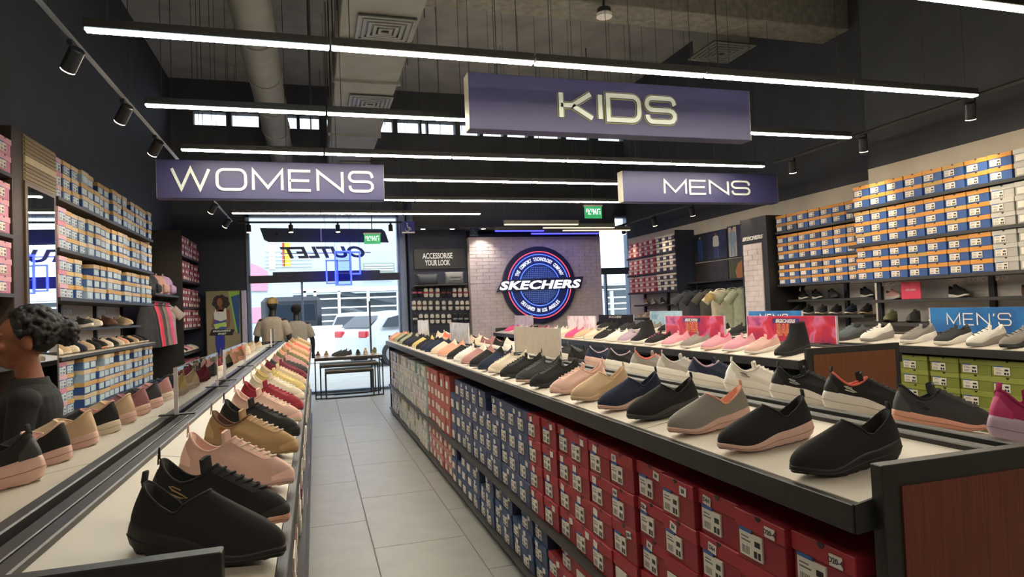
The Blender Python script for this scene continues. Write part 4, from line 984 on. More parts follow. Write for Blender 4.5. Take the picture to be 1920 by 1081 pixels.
# mens counter
rowF = [('max', 'grey', 'charcoal', {'lace': 'black'}), ('max', 'white', 'grey', {'lace': 'black'}), ('max', 'charcoal', 'white'), ('max', 'grey', 'white'), ('max', 'white', 'grey', {'lace': 'charcoal'}), ('max', 'slate', 'charcoal', {'lin': 'black'}), ('runner', 'charcoal', 'black'), ('runner', 'black', 'white'), ('runner', 'charcoal', 'white'), ('runner', 'black', 'charcoal'), ('runner', 'black', 'white'), ('runner', 'slate', 'white'), ('runner', 'white', 'white'), ('runner', 'black', 'grey'), ('runner', 'grey', 'white'), ('runner', 'black', 'white'), ('runner', 'charcoal', 'charcoal'), ('runner', 'black', 'black'), ('runner', 'charcoal', 'white'), ('runner', 'black', 'white')]
yF = [3.30, 3.54, 3.80, 4.10, 4.50, 4.80, 5.2, 5.6, 6.0, 6.4, 6.8, 7.2, 7.6, 8.0, 8.4, 8.8, 9.2, 9.6, 10.0, 10.5]
for i, (d, y) in enumerate(zip(rowF, yF)):
    row_shoe(4.50, 'w', y, d, describe(0, d, i, 'in the mens row above the green boxes'), 'shoes on the mens counter', 1, inset=.01, yawd=20)
# ------------------------------------------------------------------ boxes inside the counters
def stack_cols(prefix, key, dims, front, x, y0, n, pitch, z0, rows_, colours, labelfn, group, notch=True, lab=True, tags=False, codes=False, clab=None, hidden=False, hid_below=0):
    for c in range(n):
        y = y0+(c+.5)*pitch; rr = rows_ if isinstance(rows_, int) else rows_[c % len(rows_)]
        dx = random.uniform(-.008, .012)
        for r in range(rr):
            cb, cl = colours(c, r)
            tp = random.choice((-.045, .05, .03)) if tags else None
            shoe_box(key, dims, front, (x+dx, y+random.uniform(-.003, .003), z0+r*(dims[2]+.0006)), cb, cl, labelfn(c, r, rr), group, notch, lab, tp, random.choice(CODES) if (codes and c < 6) else None, clab, jig=.004, hidden=hidden or (r < hid_below))
def lf(colour, where, anchor):
    def f(c, r, rr): return f"{colour} shoe box, {'topmost' if r == rr-1 else ORD[r+1]+' up'}, {ORD[c+1]} stack from {anchor}, {where}"
    return f
RED, REDL = '#8e2530', '#a32c36'
BX1 = 1.072
stack_cols('r', 'red', (.196, .30, .129), '-x', BX1, 1.13, 11, .2, .426, [4], lambda c, r: (RED, REDL), lf('red', 'upper shelf', 'wood panel'), 'red shoe boxes in the right counter', tags=True, codes=True)
stack_cols('r', 'redl', (.196, .30, .104), '-x', BX1, 1.13, 10, .2, .0756, [3, 2, 3, 3], lambda c, r: (RED, REDL), lf('red', 'lower shelf', 'wood panel'), 'red shoe boxes in the right counter', tags=True)
BLU, BLUL = '#39425f', '#434d6e'
stack_cols('b', 'blue', (.19, .30, .128), '-x', BX1, 3.34, 11, .194, .426, [4, 4, 4, 4, 3, 4], lambda c, r: (BLU, BLUL), lf('blue', 'upper shelf', 'red boxes'), 'blue shoe boxes in the right counter', tags=True)
stack_cols('b', 'bluel', (.19, .30, .104), '-x', BX1, 3.14, 12, .194, .0756, [3, 3, 2, 3], lambda c, r: (BLU, '#33486e'), lf('blue', 'lower shelf', 'red boxes'), 'blue shoe boxes in the right counter', tags=True)
COR = '#a5514c'
stack_cols('c', 'blue', (.19, .30, .128), '-x', BX1, 5.48, 6, .194, .426, [4, 4, 3, 4], lambda c, r: (COR, '#b05a52'), lf('coral red', 'upper shelf', 'blue boxes'), 'coral shoe boxes in the right counter', lab=True)
stack_cols('c', 'bluel', (.19, .30, .104), '-x', BX1, 5.48, 6, .194, .0756, [3, 3], lambda c, r: (COR, '#b9807a'), lf('coral red', 'lower shelf', 'blue boxes'), 'coral shoe boxes in the right counter')
def box_stuff(name, parent, front, x, y0, n, pitch, z0, rows_, h, cols, wdt=.19, d=.3):
    """far boxes: bodies, lids and labels in one mesh"""
    mb = MB(); s = 1 if front == '-x' else -1; ms = []
    for c in cols: ms += [card(c[0]), card(c[1])]
    ms += [mat('label paper', '#d9d2c6', .7, var=.02)]
    for c in range(n):
        y = y0+(c+.5)*pitch
        for r in range(rows_[c % len(rows_)]):
            k = (c*7+r*3+c//3) % len(cols); z = z0+r*(h+.001); xo = x+random.uniform(-.01, .01)
            mb.m(2*k).bounds(min(xo+s*.004, xo+s*d), max(xo+s*.004, xo+s*d), y-wdt/2+.004, y+wdt/2-.004, z, z+h*.66)
            mb.m(2*k+1).bounds(min(xo, xo+s*d), max(xo, xo+s*d), y-wdt/2, y+wdt/2, z+h*.66, z+h)
            ya = y+wdt*.38 if front == '-x' else y-wdt*.38; yb = y-wdt*.08 if front == '-x' else y+wdt*.08
            mb.m(len(ms)-1).bounds(min(xo-s*.001, xo+s*.006), max(xo-s*.001, xo+s*.006), min(ya, yb), max(ya, yb), z+h*.12, z+h*.58)
    o = mb.build(name, ms, parent); tag(o, kind='stuff'); return o
WCOL = [('#a8aaa6', '#b9bcb8'), ('#9fa9a8', '#b4bab6'), ('#b7aeb0', '#c2bcbc'), ('#8fa3a2', '#a5b4b0'), ('#b5b0a2', '#c4bfb2')]
NCOL = [('#5a5874', '#b9b4cc'), ('#9a98ac', '#cfcad8'), ('#3f405a', '#a9a4bc')]
def stuff_thing(o, label, group=None): tag(o, label, 'shoe boxes', group); return o
stuff_thing(box_stuff('shoe_boxes', None, '-x', BX1, 6.68, 13, .19, .426, [4, 4, 4, 3], .126, WCOL), 'pale grey shoe boxes stacked on the upper shelf beyond the coral boxes')
stuff_thing(box_stuff('shoe_boxes', None, '-x', BX1, 6.68, 13, .19, .0756, [3, 3, 3, 2], .104, WCOL), 'pale grey shoe boxes stacked on the lower shelf beyond the coral boxes')
stuff_thing(box_stuff('shoe_boxes', None, '-x', BX1, 9.18, 4, .2, .426, [4], .126, NCOL), 'navy and lilac shoe boxes on the upper shelf at the window end')
stuff_thing(box_stuff('shoe_boxes', None, '-x', BX1, 9.18, 4, .2, .0756, [3], .104, NCOL), 'navy and lilac shoe boxes on the lower shelf at the window end')
# left counter boxes facing the aisle
LX = -.06-.042
LCOL = [('#b9b4aa', '#cbc6bc'), ('#6a4636', '#7b5342'), ('#b9b4aa', '#c9c4ba'), ('#2f4a4c', '#3a5a5c'), ('#a8a49c', '#bdb8ae'), ('#5f2c38', '#74384a')]
lnames = ['white', 'brown', 'white', 'dark teal', 'grey', 'maroon']
for tier, (key, z0, h, rr) in enumerate((('lw', .426, .129, 4), ('lwl', .0756, .104, 3))):
    for c in range(9):
        k = (c*5+tier*2) % 6
        stack_cols('l', key, (.19, .28, h), '+x', LX, 1.16+c*.2, 1, .2, z0, [rr if (c+tier) % 4 else rr-1], lambda a, r, k=k: LCOL[k], lambda a, r, q, c=c, k=k, tier=tier: f"{lnames[k]} shoe box, {'topmost' if r == q-1 else ORD[r+1]+' up'}, {ORD[c+1]} stack in left counter, {'upper' if tier == 0 else 'lower'} shelf", 'shoe boxes in the left counter')
    stuff_thing(box_stuff('shoe_boxes', None, '+x', LX, 3.0, 34, .2, z0, [rr, rr, rr-1], h, LCOL, d=.28), f"mixed white and teal shoe boxes along the {'upper' if tier == 0 else 'lower'} shelf of the left counter")
# kids counter boxes
KC = [('#b08a5a', '#c29a66'), ('#b08a5a', '#c29a66'), ('#7fa3a0', '#8fb4b0'), ('#3a4040', '#4a5050'), ('#8a2f3c', '#9c3a48'), ('#a88458', '#bb9562')]
kn = ['tan', 'tan', 'pale teal', 'dark grey', 'dark red', 'tan']
kseq = [3, 2, 3, 2, 3, 0, 1, 0, 5, 4, 0, 1, 5, 4, 0]
for c, k in enumerate(kseq):
    stack_cols('k', 'kid', (.19, .28, .129), '-x', 3.092, 3.68+c*.2, 1, .2, .426, [4 if k != 3 else 3], lambda a, r, k=k: KC[k], lambda a, r, q, c=c, k=k: f"{kn[k]} shoe box, {'topmost' if r == q-1 else ORD[r+1]+' up'}, {ORD[c+1]} stack under the kids shoes", 'shoe boxes in the kids counter', hid_below=2)
# green boxes in the mens counter
GRN, GRNL = '#7a8034', '#8a9040'
stack_cols('g', 'green', (.238, .30, .114), '-x', 4.545, 3.21, 5, .243, .426, [5, 5, 5, 5, 5], lambda c, r: (GRN, GRNL), lf('olive green', 'upper shelf', 'the end'), 'green shoe boxes in the mens counter')
stack_cols('g', 'greenl', (.238, .30, .104), '-x', 4.545, 3.21, 5, .243, .0756, [3], lambda c, r: (GRN, GRNL), lf('olive green', 'lower shelf', 'the end'), 'green shoe boxes in the mens counter', hidden=True)
# ------------------------------------------------------------------ signs standing on the counters
def board_sign(x, y0, y1, z1, label, M, words=(), depth=.012, z0=SZ1+.021, foot=True):
    t = empty('counter_sign', (x, (y0+y1)/2, z0), label, 'sign', 'signs standing on the counters'); hy = (y1-y0)/2
    MB().bounds(-depth/2, depth/2, -hy, hy, 0, z1-z0, .002).build('board', M, t)
    e = MB(); 
    for s in (-1, 1): e.bounds(-depth/2-.002, depth/2+.002, s*hy-.004 if s < 0 else s*hy-.004, s*hy+.004, -.0, z1-z0)
    e.build('edge_strip', mat('acrylic edge', '#c9b9c4', .2), t)
    if foot:
        for s in (-1, 1): MB().bounds(-.05, .05, s*hy*.8-.015, s*hy*.8+.015, -.002, .006).build('foot', dark2, t)
    return t
pinkprint = cloudmat('pink red print', ['#5f1f4c', '#a02458', '#b3203a', '#c2304a', '#cc6a92', '#9a3a72'], 4.0)
blueprint = cloudmat('blue print', ['#1c4f86', '#1f66a6', '#2a78b8'], 4.0)
orangel = mat('burnt orange lettering', '#b8563a', .5)
palel = mat('pale print', '#e2dcd8', .5)
def sale_sign(y0, y1, label):
    t = board_sign(3.045+SLW+RW/2, y0, y1, 1.355, label, pinkprint)
    put_text(sk_mesh(.22, .028, .002), palel, t, (-.009, .02, .158), '-x', 'brand_lettering')
    MB().bounds(-.0075, -.006, -.13, .17-.0, .140, .178).build('brand_band', mat('indigo print', '#2e2a6a', .4), t)
    me = text_mesh('SALE', 1, .02, bold=.02, xs=.6); xs_ = [v.co.x for v in me.vertices]; ys_ = [v.co.y for v in me.vertices]
    me2 = me.copy(); me2.transform(Matrix.Diagonal((.20/(max(xs_)-min(xs_)), .085/(max(ys_)-min(ys_)), .1, 1)))
    put_text(me2, orangel, t, (-.0085, .02, .085), '-x', 'sale_lettering')
    me3 = text_mesh('SALE', 1, .02, bold=.06, xs=.6).copy(); me3.transform(Matrix.Diagonal((.20/(max(xs_)-min(xs_)), .085/(max(ys_)-min(ys_)), .05, 1)))
    put_text(me3, mat('pale yellow glow print', '#d8a878', .5), t, (-.0072, .02, .085), '-x', 'sale_outline')
    return t
sale_sign(3.71, 4.69, 'pink and red sale sign behind the black ankle boot')
sale_sign(5.01, 6.02, 'pink and red sale sign behind pink kids shoes, farther from the wood panel')
def words_on(t, word, th, wd, M, cy, cz, width, off=-.008):
    n = len(word); ws = sum(GL[c][0] for c in word); gp = .36; sx = (width-gp*th*(n-1))/(ws*th)
    lst, _ = wide_word(word, th, wd, .003, gp, sx)
    for c, mb in lst:
        me = mb.mesh('letter'); me.transform(FR['-x'].to_4x4()); me.materials.append(M); obj('letter', me, t, (off, cy, cz))
xm3 = 4.50+SLW+RW/2
t = board_sign(xm3, 3.25, 4.23, 1.36, 'bright blue counter sign reading MENS in white letters', blueprint)
a = onx(1778, 600, xm3); b = onx(1898, 600, xm3)
words_on(t, "MEN'S", .088, .008, palel, (a.y+b.y)/2-3.74, .11, abs(a.y-b.y))
t = board_sign(xm3, 5.73, 6.62, 1.35, 'blue counter sign half hidden behind the red sale sign', blueprint)
words_on(t, "MEN'S", .088, .011, palel, 0, .11, .46)
board_sign(xm3, 8.1, 9.0, 1.365, 'pale blue counter sign by the hanging shirts', cloudmat('pale blue print', ['#8fb9d0', '#b7d6e4', '#7fa9c4'], 5))
t = board_sign(xm3, 9.55, 10.9, 1.315, 'black counter sign with small white brand lettering', mat('black print', '#1c1d1f', .4))
put_text(sk_mesh(.5, .04, .002), palel, t, (-.009, 0, .12), '-x', 'brand_lettering')
xm2 = 3.05+SLW+RW/2
a = onx(1065, 600, xm2); b = onx(1117, 600, xm2)
board_sign(xm2, b.y, a.y, onx(1090, 592, xm2).z, 'white and pink photo print sign on the kids counter', cloudmat('pink photo print', ['#c86a8c', '#e9d3da', '#efe6e8', '#d98aa6'], 3))
a = onx(966, 600, xm2); b = onx(999, 600, xm2)
board_sign(xm2, b.y, a.y, onx(980, 591, xm2).z, 'small lilac print sign at the far end of the kids counter', cloudmat('lilac print', ['#c9a9c4', '#e6d6e2', '#d7bcd2'], 4))
xm1 = 1.03+SLW+RW/2
def acrylic_stand(x, ua, ub, vt, vb, label, M=None, print_=None):
    a = onx(ua, (vt+vb)/2, x); b = onx(ub, (vt+vb)/2, x); y0, y1 = min(a.y, b.y), max(a.y, b.y); zt = (onx(ua, vt, x).z+onx(ub, vt, x).z)/2
    z0 = SZ1+.021; zb = max(z0+.004, (onx(ua, vb, x).z+onx(ub, vb, x).z)/2); hy = (y1-y0)/2
    t = empty('acrylic_stand', (x, (y0+y1)/2, z0), label, 'sign holder', 'acrylic sign holders')
    if not print_: MB().bounds(-.004, -.001, -hy, hy, zb-z0, zt-z0).build('front_sheet', M or acryl, t)
    if print_: MB().bounds(0, .002, -hy+.004, hy-.004, zb-z0+.004, zt-z0-.004).build('print', print_, t)
    else: MB().bounds(.003, .006, -hy, hy, zb-z0, zt-z0).build('back_sheet', acryl, t)
    for s in (-1, 1): MB().bounds(-.006, .008, s*hy-.003, s*hy+.003, zb-z0, zt-z0).build('edge_strip', mat('bright acrylic edge', '#cfc9cf', .15), t)
    MB().tube([(0, -hy+.02, zb-z0), (0, -hy+.02, .004)], .005, 6).build('post', steelm, t)
    MB().bounds(-.06, .06, -hy+.005, -hy+.035, 0, .005).build('foot', dark2, t)
    if hy > .15:
        MB().tube([(0, hy-.02, zb-z0), (0, hy-.02, .004)], .005, 6).build('post', steelm, t); MB().bounds(-.06, .06, hy-.035, hy-.005, 0, .005).build('foot', dark2, t)
    return t
xm0 = -.06-SLW-RW/2
acrylic_stand(xm0, 329, 406, 672, 752, 'clear acrylic sign holder with painted pink reflection on left counter nearest the dark haired person', glassmat('acrylic with painted pink reflection', (.95, .80, .86), refl=.3, film=.22))  # pinkish reflection painted as a tint on clear acrylic
acrylic_stand(xm0, 420, 459, 647, 695, 'clear acrylic sign holder on the left counter in front of the fitness poster', glassmat('acrylic with painted pink reflection', (.95, .80, .86), refl=.3, film=.22))
acrylic_stand(xm0, 508, 514, 615, 652, 'small narrow acrylic holder on the left counter by the mannequins')
acrylic_stand(xm1, 966, 1050, 612, 665, 'blank cream sign board on the right counter ridge', print_=cloudmat('blank cream print', ['#b9ac9a', '#c4b8a6', '#bfae9c'], 6))
acrylic_stand(xm1, 845, 879, 604, 646, 'silvery acrylic sign holder on the right counter by the accessories wall', print_=cloudmat('silver print', ['#a8a8b4', '#c6c6ce', '#b09aa0'], 7))
acrylic_stand(xm1, 784, 803, 600, 628, 'small white sign board at the window end of the right counter', print_=cloudmat('white print', ['#d9cfc8', '#e4ded8', '#cfb9b0'], 6))
# ------------------------------------------------------------------ left wall shelving
backp = mat('pale grey slat back', '#d2cdc6', .7, var=.06, scale=8)
shm = mat('dark shelf board', '#2f2e2e', .5, var=.1)
brownf = mat('dark brown frame', '#3a2a22', .5, var=.12)
def shelving(name, label, wallx, frontx, y0, y1, zs, back_z=None, uprights=(), top=None, backm=None):
    s = 1 if frontx > wallx else -1; t = empty(name, ((wallx+frontx)/2, (y0+y1)/2, 0), label, 'shelf', 'wall shelving'); cx, cy = (wallx+frontx)/2, (y0+y1)/2
    d = abs(frontx-wallx)/2; h = (y1-y0)/2
    for z, dd in zs:
        xa = s*d*1.0; xb = -s*d
        if dd: xa = -s*d + s*dd
        MB().bounds(min(xa, xb), max(xa, xb), -h, h, z-.03, z, .002).build('shelf_board', shm, t)
    if back_z: MB().bounds(-s*d, -s*(d-.012), -h, h, back_z[0], back_z[1]).build('back_panel', backm or backp, t)
    for yy in uprights: MB().bounds(-s*d, -s*(d-.05), yy-cy-.025, yy-cy+.025, 0, top or max(z for z, _ in zs)).build('upright', blackpl, t)
    return t
LWF = -2.05
zl = [(.74, 0), (1.235, 0), (1.475, .25), (1.745, 0), (2.165, 0), (2.60, 0)]
LSU = shelving('shelving_unit', 'dark wall shelving full of women shoe boxes left of the clothes rail', XL+.002, LWF+.01, 6.36, 9.74, zl, (1.0, 1.72), (6.42, 7.5, 8.6, 9.7), 2.62)
shelving('shelving_unit', 'dark wall shelving with pink shoe boxes before the mirror pillar', XL+.002, LWF+.01, 3.4, 5.48, [(.74, 0), (1.235, 0), (1.475, .25), (1.745, 0), (2.165, 0), (2.60, 0)], (.8, 1.72), (3.5, 5.42), 2.62)
def bench(y0, y1): pass
# pink boxes near the mirror
PK, PKL = '#c07f92', '#cf97a4'
for ti, (z, n) in enumerate(((1.7456, 3), (2.1656, 3), (2.6006, 2))):
    stack_cols('p', 'pinkb', (.2, .33, .12), '+x', LWF-.005, 4.46, 5, .203, z, [n], lambda c, r: (PK if (c+r) % 2 else '#b56f8a', PKL), lf('pink', ['lowest', 'middle', 'top'][ti]+' box shelf', 'the near side'), 'pink shoe boxes by the mirror pillar')
# main bay boxes
BB, OL = '#2b4a80', '#c29a5c'
def lcol(c, r):
    if c == 0: return ('#b58a9c', '#c9a0ae') if r % 2 == 0 else ('#c4a8a0', '#c77f92')
    k = (c*3+r*5) % 7
    return [(BB, OL), ('#3a5f92', '#c8a878'), (BB, '#cdb490'), ('#4d6f9c', OL), ('#2c4a86', '#c9b08a'), ('#8aa2b8', '#cbb89a'), (BB, '#c8a060')][k]
lclab = '#b4c6d0'
names_t = ['knee-high', 'lowest upper', 'middle upper', 'top']
for ti, (z, rr) in enumerate(((.7406, [4, 4, 3, 4, 4, 3]), (1.7456, [3, 3, 3, 3, 2, 3]), (2.1656, [3, 3, 3, 3, 3, 3]), (2.6006, [3, 3, 3, 3, 3, 2]))):
    h = .117 if ti else .113
    for c in range(17):
        if (ti, c) in ((1, 3), (0, 2)): continue
        y = 6.37+(c+.5)*.197; n = rr[c % len(rr)]; dx = random.uniform(-.02, .012)
        for r in range(n):
            cb, cl = lcol(c, r)
            shoe_box('lwall%d' % (ti > 0), (.187, .30, h), '+x', (LWF-.008+dx, y, z+r*(h+.0006)), cb, cl, f"{'pink' if c == 0 else 'blue and orange'} shoe box, {'topmost' if r == n-1 else ORD[r+1]+' up'}, {ORD[c+1]} from mirror, {names_t[ti]} left wall shelf", 'shoe boxes on the left wall', notch=False, clab=lclab, jig=.004)
# mirror pillar
t = empty('mirror_pillar', (XL, 5.92, 0), 'brown wall pillar holding a tall mirror with a slatted top panel', 'pillar')
MB().bounds(.002, .40, -.42, .41, 0, 2.96, .004).build('body', brownf, t)
MB().bounds(.40, .415, -.24, .345, .25, 2.60, .002).build('mirror_frame', mat('bronze frame', '#5b4c3c', .4, metal=.4), t)
gm_ = bpy.data.materials.new('mirror silver'); gm_.use_nodes = True; b_ = gm_.node_tree.nodes['Principled BSDF']; b_.inputs['Metallic'].default_value = 1; b_.inputs['Roughness'].default_value = .015; b_.inputs['Base Color'].default_value = (.9, .93, .95, 1)
MB().bounds(.4165, .418, -.205, .315, .29, 2.56).build('mirror_glass', gm_, t)
slm = mat('bronze slat', '#8a7656', .5, var=.1)
MB().bounds(.40, .405, -.24, .40, 2.60, 2.95).build('top_panel', slm, t)
for k in range(11):
    if k in (4, 5): continue
    MB().bounds(.405, .413, -.23, .39, 2.615+k*.03, 2.632+k*.03).build('slat', slm, t)
MB().bounds(.405, .415, -.23, .39, 2.735, 2.79).build('pale_band', mat('pale band', '#c6b18e', .5), t)
# display shoes on the left wall
def wall_row(x, z, ys, data, yaw, where, group, tilt=None, lod=1):
    for i, (y, d) in enumerate(zip(ys, data)):
        opt = d[3] if len(d) > 3 else {}
        shoe(d[0], HEX[d[1]], HEX[d[2]], (x, y, z+.001), yaw, tilt, f"{desc(d)}, {ORD[i+1]} {where}", group, lining=HEX[opt.get('lin', d[1])], lace=HEX[opt.get('lace', d[1])], lod=lod)
wall_row(-2.20, 1.475, [6.6, 6.95, 7.4, 7.68, 8.2, 8.85], [('court', 'cream', 'white'), ('runner', 'black', 'charcoal'), ('court', 'charcoal', 'white'), ('court', 'cream', 'white'), ('runner', 'brown', 'charcoal'), ('runner', 'beige', 'cream')], radians(-28), 'on the narrow left wall shelf', 'shoes on the narrow left wall shelf')
MB().bounds(XL+.02, LWF+.008, 6.37, 9.73, 1.236, 1.241).build('shelf_liner', topw, LSU, loc=-LSU.location)
wall_row(-2.19, 1.241, [6.55, 6.76, 6.97, 7.18, 7.40, 7.61, 7.82, 8.03, 8.24, 8.45, 8.66, 8.87, 9.1, 9.32, 9.55], [('slip', 'cream', 'cream'), ('slip', 'beige', 'cream'), ('slip', 'cream', 'cream'), ('slip', 'navy', 'black'), ('slip', 'beige', 'cream'), ('slip', 'black', 'black'), ('runner', 'black', 'peach'), ('slip', 'cream', 'white'), ('slip', 'black', 'charcoal'), ('slip', 'cream', 'cream'), ('slip', 'peach', 'cream'), ('slip', 'black', 'cream'), ('slip', 'beige', 'cream'), ('slip', 'charcoal', 'cream'), ('runner', 'black', 'cream')], radians(-30), 'on the white lined left wall shelf', 'shoes on the lined left wall shelf')
for k, (u, v) in enumerate(((125, 584), (191, 584))):
    p = onx(u, v, XL+.03); put = MB().bounds(XL+.016, XL+.022, p.y-.22, p.y+.22, p.z-.035, p.z+.035).build('brand_plate', mat('pale plate', '#b5b0aa', .5), LSU, loc=-LSU.location)
    put_text(sk_mesh(.36, .05, .004), whitepl, put, (XL+.0245, p.y, p.z), '+x', 'brand_lettering')
# clothes and bags bay
t = shelving('shelving_unit', 'dark wall shelf with bags on it and a clothes rail below', XL+.002, LWF+.01, 9.80, 11.40, [(1.90, 0)])
MB().bounds(XL+.001, XL+.012, 9.80, 11.40, 0, 2.0).build('back_panel', blackpl, wl)
t = empty('clothes_rail', (XL+.265, 10.6, 1.80), 'thin steel clothes rail under the bag shelf on the left wall', 'clothes rail')
MB().tube([(0, -.78, 0), (0, .78, 0)], .007, 8).build('rail', steelm, t)
for s in (-.77, .77): MB().tube([(0, s, 0), (-.255, s, 0)], .006, 6).build('rail_bracket', steelm, t)
p0 = onx(283, 432, XL+.06); 
pic = empty('wall_picture', (XL+.03, 10.55, 2.05), 'orange toned framed picture on the left wall above the bags', 'picture')
MB().bounds(0, .03, -.75, .75, 0, .62, .004).build('frame', darkm, pic); MB().bounds(.03, .033, -.7, .7, .04, .58).build('print', cloudmat('orange photo', ['#5a3a2a', '#b8693a', '#d69a6a', '#8a6a52'], 3), pic)
def loft(secs, n=20, e=.75):
    rg = []
    for (cx, cy, cz, rx, ry) in secs:
        r = []
        for j in range(n):
            a = 2*pi*j/n; c, s = cos(a), sin(a)
            r.append((cx+rx*math.copysign(abs(c)**e, c), cy+ry*math.copysign(abs(s)**e, s), cz))
        rg.append(r)
    return rg
def bag(loc, c, label, rz=0, s=1.0, strap=True):
    t = empty('backpack', loc, label, 'bag', 'bags on the wall shelf'); t.rotation_euler.z = rz; t.scale = (s,)*3; M = mat('bag fabric '+c, c, .7, var=.12, scale=25, bump=.3, bscale=200)
    secs = [(0, 0, .0, .10, .12), (0, 0, .01, .125, .15), (0, 0, .1, .13, .155), (0, 0, .2, .12, .145), (-.01, 0, .26, .09, .12), (-.02, 0, .285, .04, .07)]
    MB().rings(loft(secs), True, True).build('body', M, t, smooth=60)
    MB().rings(loft([(.12, 0, .02, .02, .1), (.135, 0, .04, .035, .11), (.135, 0, .12, .035, .11), (.12, 0, .15, .015, .1)]), True, True).build('front_pocket', M, t, smooth=60)
    MB().tube([(.0, .03*cos(a), .275+.035*sin(a)) for a in [pi*i/8 for i in range(9)]], .007, 6).build('handle', M, t, smooth=60)
    if strap:
        for q in (-1, 1): MB().tube([(-.11, q*.06, .25), (-.15, q*.065, .17), (-.15, q*.07, .08), (-.12, q*.075, .02)], .011, 6).build('shoulder_strap', M, t, smooth=60)
bag((-2.24, 9.98, 1.901), '#33363a', 'dark grey backpack on the shelf above the clothes rail', 0, .9)
bag((-2.23, 10.32, 1.901), '#2a3038', 'black rounded backpack beside the blush one', .1, .95)
bag((-2.21, 10.68, 1.901), '#c9a096', 'blush pink backpack in the middle of the bag shelf', -.05)
bag((-2.2, 11.06, 1.901), '#a98aac', 'lilac backpack at the far end of the bag shelf', 0, 1.05)
# garments
def garment(loc, c, label, rz, kind, group, w_=.22, h_=.62, name=None):
    """hangs from the rail at loc; width along local Y, front is local +X"""
    t = empty(name or ('tank_top' if kind == 'tank' else 't_shirt'), loc, label, 'top' if kind == 'tank' else 'shirt', group); t.rotation_euler.z = rz
    M = mat('cloth '+c, c, .85, var=.12, scale=18, bump=.3, bscale=300)
    ph = random.uniform(0, 6); rg = []; n = 28
    tab = [(0, .95), (.5, .86), (.75, .9), (.86, 1.0), (.94, .9), (1.0, .42)] if kind != 'tank' else [(0, 1.0), (.4, .85), (.7, .72), (.8, .62), (.9, .5), (1.0, .38)]
    for i in range(13):
        v = i/12; hw = lerp_tab(tab, v)*w_; th = .032*(1-.55*v)
        r = []
        for j in range(n):
            a = 2*pi*j/n; c_, s_ = cos(a), sin(a)
            fold = .013*(1-v)*sin(5*s_+ph+v*2)+.008*(1-v)*sin(11*s_+ph*2)
            r.append((th*c_+fold, hw*math.copysign(abs(s_)**.9, s_), -.06-h_*(1-v)))
        rg.append(r)
    MB().rings(rg, True, False).build('body', M, t, smooth=70)
    if kind != 'tank':
        for s in (-1, 1):
            sr = []; A = Vector((0, s*w_*.62, -.105)); B_ = Vector((0, s*(w_*.62+.135), -.255)); ax = (B_-A).normalized(); pr = ax.cross(Vector((1, 0, 0)))
            for i in range(5):
                k = i/4; c_ = A.lerp(B_, k)
                sr.append([tuple(c_+Vector((1, 0, 0))*(.034*cos(2*pi*j/14))+pr*((.058+.012*k)*sin(2*pi*j/14))) for j in range(14)])
            MB().rings(sr, True, True).build('sleeve', M, t, smooth=70)
        MB().tube([(.018*cos(a), .07*sin(a), -.058+.012*cos(a)*-1) for a in [2*pi*i/16 for i in range(16)]], .008, 6, True).build('collar', M, t, smooth=70)
    else:
        for s in (-1, 1): MB().tube([(.012, s*.05, -.075), (.0, s*.075, -.035), (-.012, s*.05, -.075)], .011, 6).build('shoulder_strap', M, t, smooth=60)
    hk = MB(); hk.tube([(0, 0, -.05), (0, 0, -.005)]+[(0, .016-.016*cos(a), .004+.016*sin(a)) for a in [pi*i/8 for i in range(8)]], .0025, 5)
    hk.tube([(0, -w_*.62, -.085), (0, 0, -.045), (0, w_*.62, -.085)], .006, 6); hk.build('hanger', blackpl, t)
cl = [('#3a3a3e', 'tank'), ('#2a2a2e', 'tank'), ('#e0566e', 'tank'), ('#d84a62', 'tank'), ('#5c5654', 'tank'), ('#4a4644', 'tank'), ('#8a8078', 'tank'), ('#7a7066', 'tank'), ('#dc5a84', 'tank'), ('#d0628c', 'tank'), ('#a69a94', 'tee')]
cn = ['charcoal', 'black', 'coral pink', 'coral red', 'dark taupe', 'brown', 'grey', 'khaki grey', 'pink', 'rose pink', 'pale grey']
for i, (c, k) in enumerate(cl):
    garment((XL+.265, 9.93+i*.122, 1.815), c, f'{cn[i]} {"sleeveless top" if k == "tank" else "shirt"} on the left clothes rail, {ORD[i+1]} hanger from the boxes', radians(-55), k, 'clothes on the left rail', .17, .60)
# dark table with folded items under the clothes, accessory rail
t = shelving('shelving_unit', 'dark shelving full of red shoe boxes in the back left corner', XL+.002, -1.99, 11.44, 13.15, [(.45, 0), (.98, 0), (1.385, 0), (1.73, 0), (2.17, 0), (2.57, 0)], (.0, 2.6), (11.46,), 2.95)
MB().bounds(-.23, .225, -.862, -.856, .0, 2.95).build('end_board', darkm, t)
for ti, (z, n) in enumerate(((1.386, 3), (1.731, 3), (2.171, 3), (2.571, 3), (.451, 4))):
    o = box_stuff('shoe_boxes', None, '+x', -1.995, 11.5, 8, .2, z, [n, n, n, n-1], .100, [('#8e2a36', '#7a2430'), ('#7c2230', '#94303c'), ('#6a2a34', '#a0626a')], .19, .33)
    tag(o, f'dark red shoe boxes on the {["eye-level", "fourth", "fifth", "topmost", "lowest"][ti]} shelf of the back left corner', 'shoe boxes')
wall_row(-2.15, .98, [11.7, 11.95, 12.2, 12.45, 12.7, 12.95], [('slip', 'white', 'white'), ('slip', 'black', 'white'), ('slip', 'pink', 'white'), ('slip', 'rose', 'white'), ('slip', 'cream', 'cream'), ('slip', 'light grey', 'white')], 0, 'on the corner shelf under the red boxes', 'shoes on the back left corner shelf')
p = onx(356, 598, -2.1); shoe('slip', HEX['cream'], HEX['white'], (-2.2, 12.0, 1.386-.0), 0, None, 'x', 'x', lod=1) if False else None
